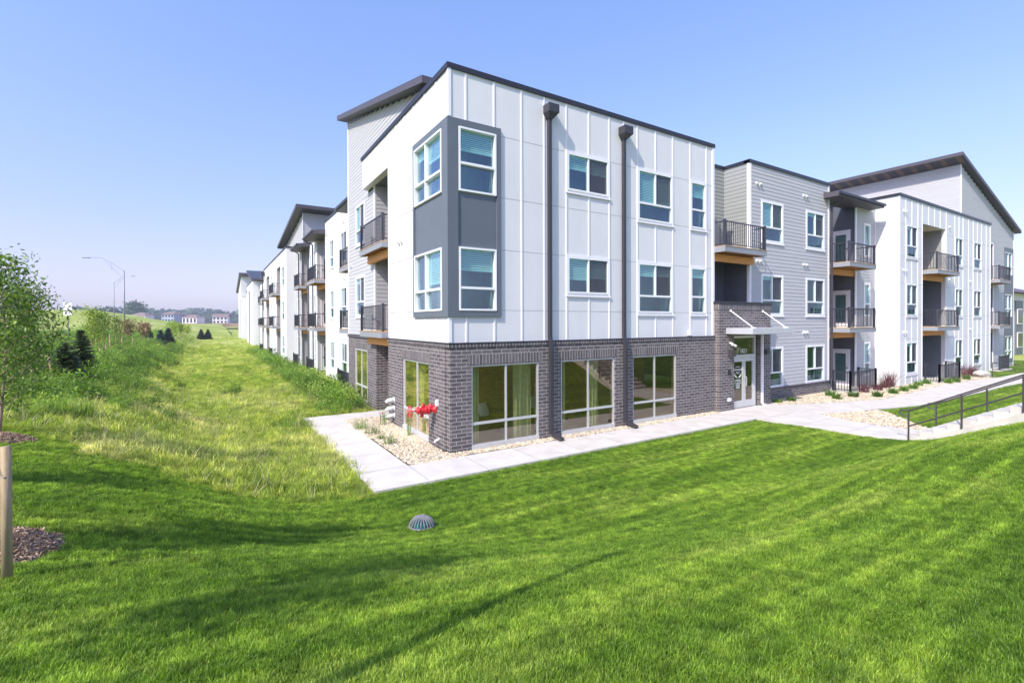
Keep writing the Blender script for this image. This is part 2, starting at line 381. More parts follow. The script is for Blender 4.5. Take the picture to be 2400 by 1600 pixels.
def balcony(f,u0,u1,ztop,proj,back=-1.3,h=1.03,beam=True,gap=.15,under=True,divider=False,label=None,mid=False):
    e=MB(); hh=.25
    f.box(e,u0,u1,proj-.05,proj,ztop-hh,ztop-.03); f.box(e,u0,u0+.05,back*0,proj-.05,ztop-hh+.001,ztop-.03); f.box(e,u1-.05,u1,0,proj-.05,ztop-hh+.001,ztop-.03)
    o=e.build('balcony',M['fascia'],B)
    if label: o['label']=label
    dk=MB(); f.box(dk,u0-.0,u1+.0,back,proj+.015,ztop-.028,ztop); dk.build('deck',M['deck'],o)
    if under:
        j=MB(); n=int((u1-u0)/.3)
        for i in range(n+1):
            u=u0+.06+(u1-u0-.16)*i/n; f.box(j,u,u+.04,back,proj-.06,ztop-hh+.02,ztop-.03)
        f.box(j,u0+.06,u1-.06,back,proj-.07,ztop-.06,ztop-.031)
        j.build('joists',M['joist'],o)
    if beam:
        bm=MB(); f.box(bm,u0+.06,u1-.06,-.22,-.06,ztop-hh-.32,ztop-hh-.002); bm.build('beam',M['beam'],o)
    r=MB(); 
    P=lambda u,d: f.P(u,d,0)[:2]
    a0,a1=u0+.08,u1-.08; dd=proj-.07
    railing(r,P(a0,dd),P(a1,dd),ztop,h,(0,.5,1) if mid else (0,1),gap=gap)
    railing(r,P(a0,0.03),P(a0,dd),ztop+.001,h-.002,(),gap=gap); railing(r,P(a1,0.03),P(a1,dd),ztop+.001,h-.002,(),gap=gap)
    r.build('railing',M['rail'],o)
    return o
def vent(f,u,z,pair=True):
    mb=MB()
    for k in ((0,.28) if pair else (0,)):
        u0=u+k
        f.box(mb,u0-.07,u0+.07,.0,.02,z-.07,z+.08)
        n=len(mb.v); mb.v+=[f.P(u0-.055,.02,z+.07),f.P(u0+.055,.02,z+.07),f.P(u0+.055,.13,z+.02),f.P(u0-.055,.13,z+.02),f.P(u0-.055,.02,z-.03),f.P(u0+.055,.02,z-.03),f.P(u0+.055,.12,z-.02),f.P(u0-.055,.12,z-.02)]
        mb.f+=[(n,n+1,n+2,n+3),(n+3,n+2,n+6,n+7),(n,n+3,n+7,n+4),(n+1,n+5,n+6,n+2)]
    build_each(mb,'wall_vent',M['pvc'],B)
def door(f,u0,u1,z0,z1,label=None,name='balcony_door'):
    mb=MB(); w=.09
    f.box(mb,u0,u0+w,0,.05,z0,z1); f.box(mb,u1-w,u1,0,.05,z0,z1); f.box(mb,u0+w,u1-w,0,.052,z1-w,z1)
    f.box(mb,u0+w,u0+w+.13,0,.03,z0,z1-w); f.box(mb,u1-w-.13,u1-w,0,.03,z0,z1-w); f.box(mb,u0+w+.13,u1-w-.13,0,.028,z1-w-.16,z1-w); f.box(mb,u0+w+.13,u1-w-.13,0,.028,z0,z0+.28)
    d=mb.build(name,M['trim'],B)
    g=MB(); a,b=u0+w+.13,u1-w-.13; g.quad(f.P(a,.015,z0+.28),f.P(b,.015,z0+.28),f.P(b,.015,z1-w-.16),f.P(a,.015,z1-w-.16)); g.build('pane',M['glass'],d)
    g=MB(); g.quad(f.P(a,.006,z0+.28),f.P(b,.006,z0+.28),f.P(b,.006,z1-w-.16),f.P(a,.006,z1-w-.16)); g.build('reveal',M['room'],d)
    hb=MB(); f.box(hb,u0+w+.04,u0+w+.09,.03,.07,z0+1.0,z0+1.08); hb.build('door_knob',M['rail'],d)
# levels
Z3,S3,R3=9.37,8.14,7.53
Z2,S2,R2=5.93,4.72,4.10
Z1,R1=2.50,.66
HP=11.07; CAP=3.16
LV=[(R3,Z3),(R2,Z2),(R1,Z1)]
# ================================================================== MAIN BLOCK, right facade (y=0)
fr=F('R',0); fl=F('L',0)
BAYR=(0,1.69,3.92,9.58); BAYL=(0,2.71,3.92,9.58)
opsR=[(.28,1.52,R3,Z3),(.28,1.52,R2,Z2),(4.28,6.10,8.14,Z3),(4.28,6.10,4.72,Z2),(7.58,9.42,R3,Z3),(7.58,9.42,R2,Z2),(10.55,11.47,R3,Z3),(10.55,11.47,R2,Z2)]
opsL=[(.35,2.57,R3,Z3),(.35,2.57,R2,Z2)]
wall(fr,0,12,CAP,HP,opsR,.2,0,'white','white_wall',B)
mb=MB(); wall(fl,.2,5.5,CAP,HP,opsL,.2,mb=mb); wall(fl,5.5,9.25,9.69,HP,(),.28,mb=mb)
mb.box(.2,2,5.3,5.5,CAP,HP); build_each(mb,'white_wall',M['white'],B)
mb=MB(); mb.box(11.8,12,.2,8,CAP,HP); build_each(mb,'white_wall',M['white'],B)
bt=[.54,1.48,2.46,3.33,4.23,5.2,6.14,6.83,7.53,8.5,9.47,10.50,11.52]
blk=[(o[0]-.0,o[1]+.0,o[2]-.09,o[3]+.07) for o in opsR]+[(BAYR[0],BAYR[1],BAYR[2]-.02,BAYR[3]+.02)]
battens(fr,bt,CAP+.02,HP-.12,blk,joints=(4.12,5.95,7.53,9.38),u0=1.75,u1=11.9)
battens(fl,[.9,1.8,2.78,3.7,4.6],CAP+.02,HP-.12,[(BAYL[0],BAYL[1],BAYL[2]-.02,BAYL[3]+.02)],w=.045,d=.02,joints=(4.12,5.95,7.53,9.38),u0=2.75,u1=5.45)
battens(fl,[5.4,6.3,7.2,8.1,8.9],9.75,HP-.12,(),w=.035,d=.012)
mb=MB(); fr.box(mb,-.022,.07,.001,.03,CAP+.02,3.9); fr.box(mb,-.022,.07,.001,.03,9.62,HP-.1); fr.box(mb,11.90,12.03,.001,.03,CAP+.02,HP-.1)
fl.box(mb,0,.07,.001,.0225,CAP+.02,3.9); fl.box(mb,0,.07,.001,.0225,9.62,HP-.1); fl.box(mb,5.42,5.51,.001,.02,CAP+.02,9.66)
for o in opsR[2:]: 
    fr.box(mb,o[0]-.06,o[0]-.001,.001,.034,o[2]-.06,o[3]+.06); fr.box(mb,o[1]+.001,o[1]+.06,.001,.034,o[2]-.06,o[3]+.06)
    fr.box(mb,o[0]-.001,o[1]+.001,.001,.032,o[3]+.001,o[3]+.06); fr.box(mb,o[0]-.09,o[1]+.09,.001,.055,o[2]-.12,o[2]-.062)
build_each(mb,'corner_trim',M['trim'],B)
mb=MB(); fr.box(mb,-.06,12.06,-.25,.05,HP-.1,HP+.05); fl.box(mb,.25,9.30,-.25,.06,HP-.1,HP+.049); build_each(mb,'parapet_cap',M['flash'],B)
# dark corner bay
mb=MB()
for f,(u0,u1,z0,z1),ow in ((fr,BAYR,(.28,1.52)),(fl,BAYL,(.35,2.57))):
    a,b=ow; e=.0
    f.box(mb,u0 if f is fl else -.07,a-.02,.002,.07,z0,z1); f.box(mb,b+.02,u1,.002,.07,z0,z1)
    f.box(mb,a-.02,b+.02,.002,.069,Z3+.02,z1); f.box(mb,a-.02,b+.02,.002,.069,z0,R2-.02)
    f.box(mb,a-.02,b+.02,.002,.022,Z2+.02,R3-.02)
    if f is fl: f.box(mb,a-.02,b+.02,.0221,.024,6.74,6.752)
mb.build('slate_corner_bay',M['slate'],B)
window(fr,.28,1.52,R3,Z3,'S',.44,[.60],d=.085,label='tall corner window with half lowered blind above slate panel')
window(fr,.28,1.52,R2,Z2,'S',.36,[.55],d=.085)
window(fl,.35,2.57,R3,Z3,'D',.35,[.55,.28],d=.085,mid=1.62); window(fl,.35,2.57,R2,Z2,'D',.35,[.85,0],d=.085,mid=1.62)
window(fr,4.28,6.10,8.14,Z3,'W',.5,[.38,.42]); window(fr,4.28,6.10,4.72,Z2,'W',.5,[.62,.55])
window(fr,7.58,9.42,R3,Z3,'A',.34,[1.,.95]); window(fr,7.58,9.42,R2,Z2,'A',.34,[.36,.34])
window(fr,10.55,11.47,R3,Z3,'S',.40,[.5]); window(fr,10.55,11.47,R2,Z2,'S',.36,[.3])
# brick ground storey
sf=[(.69,3.09),(3.98,6.37),(7.28,9.65)]
opsB=[(a,b,.06,2.50) for a,b in sf]
wall(fr,0,12,0-.3,CAP-.12,opsB,.25,.03,'brick','brick_wall',B)
mb=MB(); wall(fl,.22,5.51,-.3,CAP-.12,[(1.48,3.90,.06,2.5)],.25,.03,mb=mb); mb.box(.22,2,5.26,5.51,-.3,CAP-.12); build_each(mb,'brick_wall',M['brick'],B)
mb=MB()
for a,b in sf: fr.box(mb,a-.12,b+.12,.0,.038,2.52,2.81)
fl.box(mb,1.36,4.02,0,.038,2.52,2.81); build_each(mb,'soldier_course',M['soldier'],B)
mb=MB(); fr.box(mb,-.06,12.0,-.1,.06,CAP-.119,CAP-.02); fl.box(mb,.1,5.53,-.1,.06,CAP-.119,CAP-.02); build_each(mb,'rowlock_course',M['soldier'],B)
mb=MB(); fr.box(mb,-.075,12.0,-.1,.075,CAP-.019,CAP+.012); fl.box(mb,.1,5.54,-.1,.075,CAP-.019,CAP+.012); build_each(mb,'cap_flashing',M['flash'],B)
for a,b in sf:
    window(fr,a,b,.06,2.5,'D',.295,None,'alu','glassg',d=.0,room=False,name='storefront_window',fw=.05,mull=.075)
window(fl,1.48,3.90,.06,2.5,'D',.295,None,'alu','glassg',d=.0,room=False,name='storefront_window',fw=.05,mull=.075,mid=2.6)
mb=MB()
for a,b in sf: fr.box(mb,a+.001,b-.001,-.1,.045,.02,.17)
fl.box(mb,1.481,3.899,-.1,.045,.02,.17); build_each(mb,'window_sill',M['alu'],B)
# lobby interior
mb=MB(); mb.box(.3,11.8,.3,6.5,-.05,.03); mb.build('lobby_floor',M['floor'],B)
mb=MB(); mb.box(.3,11.8,3.6,3.7,.03,2.94); mb.box(7.0,7.1,1.8,3.55,.03,2.94); build_each(mb,'lobby_wall',M['woodwall'],B)
mb=MB(); mb.box(.25,11.8,.25,6.5,2.95,3.05); mb.build('lobby_ceiling',M['trim'],B)
def curtain(x0,x1,y,axis='x'):
    mb=MB(); n=int((x1-x0)/.02); 
    pts=[(x0+(x1-x0)*i/n, y+.05*math.sin(i*.9)+.015*math.sin(i*2.3)) for i in range(n+1)]
    for (a,b),(c,d) in zip(pts,pts[1:]):
        if axis=='x': mb.quad((a,b,.08),(c,d,.08),(c,d,2.8),(a,b,2.8))
        else: mb.quad((b,a,.08),(d,c,.08),(d,c,2.8),(b,a,2.8))
    mb.build('curtain',M['curtain'],B,True)
for a,b in ((.72,1.15),(2.4,3.05),(4.02,4.5),(5.45,5.95),): curtain(a,b,.42)
curtain(3.0,3.5,.42,'y')
def sofa(x,y,rz,lab):
    o=tag(empty('lobby_sofa',(x,y,.03),rz),lab,'sofa')
    m=MB(); m.box(-.9,.9,-.42,.42,.12,.44); m.build('seat',M['sofa'],o); m=MB(); m.box(-.9,.9,.26,.46,.441,.86); m.build('backrest',M['sofa'],o)
    for q in (-1,1): m=MB(); m.box(q*.9,q*1.08,-.42,.46,.1,.66); m.build('armrest',M['sofa'],o)
    for q in (-.82,.78):
        for r in (-.36,.34): m=MB(); m.box(q,q+.05,r,r+.05,0,.119); m.build('leg',M['rail'],o)
sofa(1.75,1.9,R(8),'brown leather sofa seen through the first lobby window'); sofa(4.9,2.2,R(-5),'brown leather sofa seen through the middle lobby window')
def cushion(x,y,z,rx,rz,lab):
    m=MB(); n=8
    for sgn in (1,-1):
        b=len(m.v)
        for i in range(n+1):
            for j in range(n+1):
                u,w=i/n*2-1,j/n*2-1; m.v.append((u*.24*(1-.08*w*w),w*.24*(1-.08*u*u),sgn*.075*math.sqrt(max(0,(1-u**4)*(1-w**4)))))
        for i in range(n):
            for j in range(n): k=b+i*(n+1)+j; m.f.append((k,k+1,k+n+2,k+n+1))
    o=m.build('cushion',M['cushion'],None,True,(x,y,z)); o.rotation_euler=(rx,0,rz); tag(o,lab,'cushion','pale cushions on the lobby sofas')
cushion(1.25,2.02,.72,R(72),R(8),'pale cushion at the left end of the first lobby sofa'); cushion(2.25,2.16,.73,R(65),R(14),'pale cushion at the right end of the first lobby sofa'); cushion(4.6,2.42,.73,R(70),R(-5),'pale cushion on the middle lobby sofa')
# unseen solid cores added so no daylight leaks through the storeys
mb=MB(); mb.box(.85,11.2,.85,12.5,3.4,10.7); mb.box(.35,11.9,.1,12.8,10.75,10.82); mb.build('roof_and_daylight_core',M['dark'],B)
# ---- scupper boxes and downspouts
for x,lab in ((3.48,'left of the two conductor head downspouts'),(6.77,'right of the two conductor head downspouts')):
    mb=MB(); b=-.36
    mb.box(x-.2,x+.2,b,-.03,10.40,10.66)
    n=len(mb.v); mb.v+=[(x-.2,b,10.4),(x+.2,b,10.4),(x+.2,-.03,10.4),(x-.2,-.03,10.4),(x-.07,-.17,10.24),(x+.07,-.17,10.24),(x+.07,-.04,10.24),(x-.07,-.04,10.24)]
    mb.f+=[(n,n+4,n+5,n+1),(n+1,n+5,n+6,n+2),(n+3,n+2,n+6,n+7),(n,n+3,n+7,n+4)]
    d=mb.build('downspout',M['spout'],B); 
    p=MB(); p.box(x-.055,x+.055,-.15,-.04,3.28,10.26); p.box(x-.055,x+.055,-.22,-.10,.22,2.96)
    n=len(p.v); p.v+=[(x-.055,-.15,3.28),(x+.055,-.15,3.28),(x+.055,-.04,3.28),(x-.055,-.04,3.28),(x-.055,-.22,2.96),(x+.055,-.22,2.96),(x+.055,-.10,2.96),(x-.055,-.10,2.96)]
    p.f+=[(n,n+1,n+5,n+4),(n+1,n+2,n+6,n+5),(n+2,n+3,n+7,n+6),(n+3,n,n+4,n+7)]
    p.build('pipe',M['spout'],d)
    s=MB(); n=0; s.v+=[(x-.06,-.10,.20),(x+.06,-.10,.20),(x+.06,-.22,.26),(x-.06,-.22,.26),(x-.02,-.62,.03),(x+.14,-.60,.03),(x+.14,-.66,.13),(x-.02,-.68,.13)]
    s.f+=[(0,1,5,4),(1,2,6,5),(2,3,7,6),(3,0,4,7),(4,5,6,7)]; s.build('outlet_shoe',M['spout'],d)
# ---- fixtures near the corner
v=MB(); vy,vz=.98,1.15
v.tube([(-.03,vy,vz),(-.07,vy,vz),(-.071,vy,vz),(-.20,vy,vz),(-.34,vy,vz),(-.50,vy,vz),(-.58,vy,vz),(-.66,vy,vz)],[.14,.14,.085,.095,.10,.085,.085,.04],14)
v.tube([(-.24,vy,vz),(-.28,vy,vz)],.135,16); v.tube([(-.34,vy,vz),(-.37,vy,vz)],.135,16); v.tube([(-.55,vy,vz),(-.58,vy,vz)],.12,14)
v.tube([(-.18,vy,vz),(-.18,vy,vz+.16)],[.07,.055],10); v.tube([(-.66,vy,vz),(-.84,vy,vz)],.018,8); v.tube([(-.45,vy,vz),(-.45,vy,vz-.20)],[.06,.05],10); v.tube([(-.42,vy,vz+.06),(-.42,vy,vz+.20)],.05,8)
vo=v.build('fire_valve',M['red'],B,True); vo['label']='red fire department test valve with handwheel on the brick corner'
w=MB()
for k in range(20):
    a0,a1=k*math.pi/10,(k+1)*math.pi/10; w.tube([(-.82,vy+.17*math.cos(a0),vz+.17*math.sin(a0)),(-.82,vy+.17*math.cos(a1),vz+.17*math.sin(a1))],.013,6,False)
for k in range(3): a0=k*math.pi/3; w.tube([(-.82,vy+.17*math.cos(a0),vz+.17*math.sin(a0)),(-.82,vy-.17*math.cos(a0),vz-.17*math.sin(a0))],.009,6)
w.build('handwheel',M['red'],vo)
mb=MB(); mb.box(-.10,-.031,.70,.82,1.28,1.45); mb.build('alarm_box',M['pvc'],B)
mb=MB(); mb.tube([(-.03,.66,.30),(-.08,.66,.30),(-.13,.68,.27),(-.17,.70,.22)],[.045,.035,.03,.035],10); mb.build('hose_spigot',M['pvc'],B,True)
for z in (.90,.60,.32):
    mb=MB(); mb.box(-.04,-.031,4.75,4.97,z-.09,z+.09); mb.tube([(-.03,4.86,z),(-.14,4.88,z),(-.24,4.92,z-.02),(-.30,4.96,z-.08)],[.07,.07,.065,.06],12); mb.build('pipe_vent',M['pvc'],B,True)
vent(fl,3.95,6.62)
mb=MB(); mb.box(10.28,10.44,-.14,-.031,3.22,3.40); mb.build('alarm_horn',M['pvc'],B)
# ================================================================== ENTRY PORTAL
fe=F('R',-.27)
wall(fe,12.02,15.75,-.3,4.50,[(13.02,14.92,-.31,3.17)],.5,0,'brick','brick_portal',B)
mb=MB(); fe.box(mb,11.99,15.77,-.5,.02,4.24,4.50); build_each(mb,'soldier_course',M['soldier'],B)
mb=MB(); fe.box(mb,11.96,15.80,-.75,.05,4.505,4.60); build_each(mb,'cap_flashing',M['flash'],B)
mb=MB(); mb.box(12.0,12.03,.26,.8,-.3,4.5); mb.build('brick_return',M['brick'],B)
fd=F('R',-.12)
mb=MB()
fd.box(mb,13.03,13.10,-.06,.05,.02,3.15); fd.box(mb,14.66,14.75,-.06,.05,.02,3.15); fd.box(mb,13.10,14.66,-.06,.05,3.05,3.15); fd.box(mb,13.10,14.66,-.06,.055,2.20,2.33)
ed=mb.build('entry_door',M['alu'],B); ed['label']='silver framed glass entrance doors with transom number 1821'
mb=MB()
for a,b in ((13.10,13.91),(13.93,14.66)):
    fd.box(mb,a,a+.10,-.03,.03,.04,2.19); fd.box(mb,b-.10,b,-.03,.03,.04,2.19); fd.box(mb,a+.10,b-.10,-.03,.03,2.03,2.19); fd.box(mb,a+.10,b-.10,-.03,.03,.04,.34)
mb.build('door_leaf',M['alu'],ed)
g=MB()
for a,b,c,e in ((13.20,13.81,.34,2.03),(14.03,14.56,.34,2.03),(13.10,14.66,2.33,3.05)): g.quad(fd.P(a,0,c),fd.P(b,0,c),fd.P(b,0,e),fd.P(a,0,e))
g.build('pane',M['glassg'],ed)
mb=MB(); 
for x in (13.86,13.98): mb.tube([(x,-.17,.95),(x,-.23,.97),(x,-.23,1.35),(x,-.17,1.37)],.014,8)
mb.build('door_handle',M['alu'],ed)
def text(s,size,x,y,z,parent,m='numw',name='lettering'):
    cu=bpy.data.curves.new(name,'FONT'); cu.body=s; cu.size=size; cu.align_x='CENTER'; cu.extrude=.002
    o=bpy.data.objects.new(name,cu); me=bpy.data.meshes.new_from_object(o); bpy.data.objects.remove(o)
    me.materials.clear(); me.materials.append(M[m]); o=bpy.data.objects.new(name,me); COL.objects.link(o)
    o.location=(x,y,z); o.rotation_euler=(R(90),0,0); o.parent=parent; return o
text('1821',.26,13.92,-.126,2.40,ed,name='house_number')
text('WINDSOR',.125,13.505,-.126,1.64,ed); text('HILLS',.125,13.505,-.126,1.51,ed)
mb=MB()
def arc(cx,cz,r,a0,a1,w0,n=12):
    for i in range(n):
        t0,t1=a0+(a1-a0)*i/n,a0+(a1-a0)*(i+1)/n; w=w0*(1-abs((i+.5)/n-.45)*1.1)
        P=lambda r_,t:(cx+r_*math.cos(t),-.126,cz+r_*math.sin(t))
        mb.quad(P(r-w,t0),P(r+w,t0),P(r+w,t1),P(r-w,t1))
arc(13.505,1.60,.255,R(200),R(258),.035); arc(13.505,1.60,.255,R(282),R(340),.035)
for z,w in ((1.795,.16),(1.24,.2),(1.18,.24),(1.10,.24),(1.04,.16),(.99,.15),(.93,.16),(.88,.15)):
    x=13.505-w
    while x<13.505+w-.02:
        l=random.uniform(.02,.07); x2=min(x+l,13.505+w); mb.quad((x,-.126,z),(x2,-.126,z),(x2,-.126,z+.026),(x,-.126,z+.026)); x=x2+.014
mb.build('door_decal',M['numw'],ed)
# canopy
mb=MB(); mb.box(12.45,15.5,-1.45,-.275,3.25,3.49); cn=mb.build('entry_canopy',M['alu'],B); cn['label']='flat silver metal canopy over the entrance'
mb=MB(); mb.box(12.50,15.45,-1.40,-.30,3.235,3.249); mb.build('soffit',M['dark'],cn)
mb=MB()
for x in (12.75,15.12): mb.tube([(x,-.28,4.22),(x,-1.3,3.50)],.022,8); mb.box(x-.05,x+.05,-.30,-.27,4.17,4.27); mb.box(x-.05,x+.05,-1.38,-1.22,3.49,3.53)
build_each(mb,'tie_rods',M['vinyl'],cn)
mb=MB(); mb.box(14.98,15.06,-.36,-.275,.12,3.24); mb.tube([(15.02,-.32,.14),(15.03,-.38,.07),(15.08,-.48,.05)],.05,8); mb.build('downspout',M['vinyl'],B)
mb=MB(); mb.box(12.60,12.90,-.44,-.275,2.30,2.55); mb.box(15.2,15.45,-.44,-.275,2.30,2.5); build_each(mb,'wall_light',M['bronze'],B)
mb=MB(); mb.tube([(12.72,-.28,2.86),(12.70,-.36,2.84),(12.66,-.46,2.78)],[.05,.05,.06],8); mb.tube([(12.80,-.28,2.80),(12.84,-.36,2.78),(12.92,-.44,2.72)],[.05,.05,.06],8); build_each(mb,'security_camera',M['pvc'],B,True)
mb=MB(); mb.box(12.60,12.72,-.33,-.271,1.52,1.75); mb.build('intercom',M['flash'],B)
mb=MB(); mb.box(12.56,12.74,-.33,-.271,.42,.55); mb.build('outlet_box',M['pvc'],B)
# ================================================================== R recess 1 (x 12..15)
fb=F('R',1.55); fs=F('L',15.0)
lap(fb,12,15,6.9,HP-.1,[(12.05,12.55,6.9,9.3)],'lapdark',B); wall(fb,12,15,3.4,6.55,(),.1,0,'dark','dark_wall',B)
door(fb,12.02,12.62,6.9,9.35); door(fb,12.02,12.62,3.45,5.9)
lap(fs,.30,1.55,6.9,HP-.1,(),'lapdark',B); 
mb=MB(); mb.box(15.0,15.2,.30,1.55,3.4,6.6); build_each(mb,'dark_wall',M['dark'],B)
mb=MB(); mb.box(12,15,-.0,1.6,6.56,6.6); build_each(mb,'deck_ceiling',M['joist'],B)
balcony(fr,12.02,15.05,6.88,.52,back=-1.5,label='balcony above the entrance portal')
mb=MB(); fb.box(mb,12,15,-.25,.05,HP-.1,HP+.05); mb.box(14.95,15.2,.24,1.5,HP-.1,HP+.049); build_each(mb,'parapet_cap',M['flash'],B)
# ================================================================== R lap block (x 15..22.2)
f2=F('R',.28)
wx=[(15.98,17.72),(19.95,21.70)]
ops=[(a,b,c,e) for a,b in wx for c,e in LV]
opt=[(a-.08,b+.08,c-.08,e+.08) for a,b,c,e in ops]
lap(f2,15.12,22.12,.62,HP-.1,opt,'lap',B)
tm=MB()
for o in ops: trimframe(tm,f2,*o)
f2.box(tm,15.0,15.12,-.01,.035,.62,HP-.1); f2.box(tm,22.12,22.24,-.01,.035,.62,HP-.1); tm.box(14.97,15.0,.28,.38,3.5,HP-.1)
build_each(tm,'window_trim',M['trim'],B)
bl=[[1.,.95],[.12,.05],[.15,.1],[.12,.2],[.0,.0],[.0,.1]]
for i,(a,b,c,e) in enumerate(ops): window(f2,a,b,c,e,'A',.36,bl[i])
wall(f2,15,22.24,-.3,.55,(),.3,.04,'brick','brick_base',B)
mb=MB(); n=0; f2.box(mb,15.0,22.26,-.05,.08,.55,.615); mb.build('base_ledge',M['roofasc'],B)
mb=MB(); f2.box(mb,14.95,22.26,-.25,.06,HP-.1,HP+.05); build_each(mb,'parapet_cap',M['flash'],B)
for u,z in ((15.55,10.1),(19.65,10.1),(15.55,6.55),(19.65,6.62),(19.65,3.2)): vent(f2,u,z)
mb=MB(); mb.box(15.85,22.1,1.1,10,.7,10.8); mb.box(12.1,22.2,1.6,10,10.8,10.9); mb.box(22.1,22.24,.3,3,-.2,HP-.1); build_each(mb,'daylight_block',M['dark'],B)  # unseen core, roof and side wall added to keep daylight from leaking through
# downspout at the lap block's right corner
mb=MB(); mb.box(22.28,22.36,.12,.22,.8,9.9); mb.tube([(22.32,.17,9.88),(22.35,.0,10.0),(22.25,-.38,10.06),(22.22,-.46,10.22)],.05,8); mb.tube([(22.32,.17,.82),(22.36,.08,.6),(22.40,.02,.1)],.05,8); mb.build('downspout',M['spout'],B)
# ================================================================== R balcony bay (x 22.2..27.8)
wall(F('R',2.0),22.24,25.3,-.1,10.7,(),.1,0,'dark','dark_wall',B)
f3=F('L',25.25)
mb=MB(); mb.box(25.25,25.4,.36,2.0,-.1,10.42); build_each(mb,'dark_wall',M['dark'],B)
for z in (6.88,3.42,.04): door(f3,.52,1.52,z,z+2.12)
ops=[(26.35,27.05,c,e) for c,e in LV]
lap(f2,25.37,27.8,0,10.45,[(a-.08,b+.08,c-.08,e+.08) for a,b,c,e in ops],'lap',B)
tm=MB()
for o in ops: trimframe(tm,f2,*o,sill=False)
f2.box(tm,25.22,25.37,-.02,.03,0,10.2); f2.box(tm,27.7,27.8,-.02,.02,0,10.2)
build_each(tm,'window_trim',M['trim'],B)
for a,b,c,e in ops: window(f2,a,b,c,e,'S',.36,[.95])
for z in (6.88,3.42): balcony(f2,22.36,25.45,z,.95,back=-1.6,divider=True)
mb=MB()
for z in (6.6,3.14): mb.box(22.3,25.25,.3,2.0,z,z+.03)
build_each(mb,'deck_ceiling',M['joist'],B)
def canopy_roof(f,u0,u1,proj,zf,back=-.6,rise=.22,gut=True):
    mb=MB(); th=.20
    a=[f.P(u0,proj,zf-th),f.P(u1,proj,zf-th),f.P(u1,back,zf-th),f.P(u0,back,zf-th)]
    b=[f.P(u0,proj,zf),f.P(u1,proj,zf),f.P(u1,back,zf+rise),f.P(u0,back,zf+rise)]
    n=len(mb.v); mb.v+=a+b; mb.f+=[(n,n+1,n+2,n+3),(n+4,n+5,n+6,n+7),(n,n+1,n+5,n+4),(n+1,n+2,n+6,n+5),(n+2,n+3,n+7,n+6),(n+3,n,n+4,n+7)]
    o=mb.build('canopy_roof',M['roofasc'],B)
    g=MB(); f.box(g,u0,u1,proj+.002,proj+.10,zf-.11,zf+.01); g.build('gutter',M['flash'],o); return o
canopy_roof(f2,21.65,27.0,.75,10.44)
# patio fence
def patio(name,pts,label,h=1.05,z=.06):
    mb=MB(); prev=None
    for a,b in zip(pts,pts[1:]): railing(mb,a,b,z,h,(0,1),gap=.12)
    o=mb.build(name,M['rail'],B); o['label']=label; return o
patio('patio_railing',[(22.55,.2),(22.55,-.62)],'short end of the black patio railing')
patio('patio_railing',[(22.55,-.62),(25.5,-.62)],'black patio railing beside the white end wall')
patio('patio_railing',[(25.5,-.62),(25.5,.2)],'return of the black patio railing')
# ================================================================== R white block (x 27.8..44.1, y=-.9)
f4=F('R',-.9); fw=F('L',27.8)
wu=[(28.75,30.32),(36.70,38.12),(40.35,41.95)]
ops=[(a,b,c,e) for a,b in wu for c,e in LV]; hole=(31.2,34.92,-.4,9.72)
wall(f4,27.8,44.1,-.3,HP,ops+[hole],.2,0,'white','white_wall',B)
mb=MB(); wall(fw,-.7,6,-.3,HP,(),.2,mb=mb); build_each(mb,'white_wall',M['white'],B)
mb=MB(); mb.box(43.9,44.1,-.7,3,-.3,HP); build_each(mb,'white_wall',M['white'],B)
sp=[28.65,29.53,30.42,31.1,32.1,33.05,34.0,35.05,36.6,37.4,38.2,39.3,40.25,41.15,42.05,43.1]
battens(f4,sp,.02,HP-.12,[(a,b,c-.1,e+.06) for a,b,c,e in ops]+[hole],joints=(.25,2.7,4.12,5.95,7.53,9.38),u0=27.9,u1=44)
mb=MB()
for z in (.6,2.7,5.95,7.53,9.38): fw.box(mb,-.85,.25,.0005,.003,z-.006,z+.006)
mb.build('panel_joints',M['lapdark'],B)
tm=MB()
for o in ops: f4.box(tm,o[0]-.08,o[1]+.08,.001,.05,o[2]-.12,o[2]-.06)
f4.box(tm,27.78,27.88,.001,.025,0,HP-.1); f4.box(tm,44.0,44.12,.001,.025,0,HP-.1); build_each(tm,'window_trim',M['trim'],B)
mb=MB(); f4.box(mb,27.74,44.16,-.25,.06,HP-.1,HP+.05); fw.box(mb,-.65,4,-.2,.06,HP-.1,HP+.049); build_each(mb,'parapet_cap',M['flash'],B)
for i,(a,b,c,e) in enumerate(ops): window(f4,a,b,c,e,'A',.36,[[.1,.0],[.0,.9],[.15,.1]][i%3])
# its recess
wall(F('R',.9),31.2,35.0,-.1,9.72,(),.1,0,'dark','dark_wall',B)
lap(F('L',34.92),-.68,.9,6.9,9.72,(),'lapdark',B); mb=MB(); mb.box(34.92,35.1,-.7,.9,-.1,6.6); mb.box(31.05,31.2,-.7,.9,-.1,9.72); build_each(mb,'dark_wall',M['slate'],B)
mb=MB(); mb.box(31.2,34.92,-.7,.9,9.72,9.8); mb.build('recess_ceiling',M['trim'],B)
for z in (6.88,3.42): balcony(f4,31.22,34.90,z,.72,back=-1.6)
patio('patio_railing',[(31.5,-1.62),(31.5,-.95)],'left return of the second patio railing')
patio('patio_railing',[(31.5,-1.62),(34.9,-1.62)],'black railing of the patio recessed in the white block')
patio('patio_railing',[(34.9,-1.62),(34.9,-.95)],'right return of the second patio railing')
for u,z in ((28.35,10.15),(28.35,6.72),(28.35,3.1)): vent(f4,u,z)
for u,z in ((35.6,9.95),(35.6,6.5),(39.5,6.55),(39.5,3.2)): vent(f4,u,z,False)
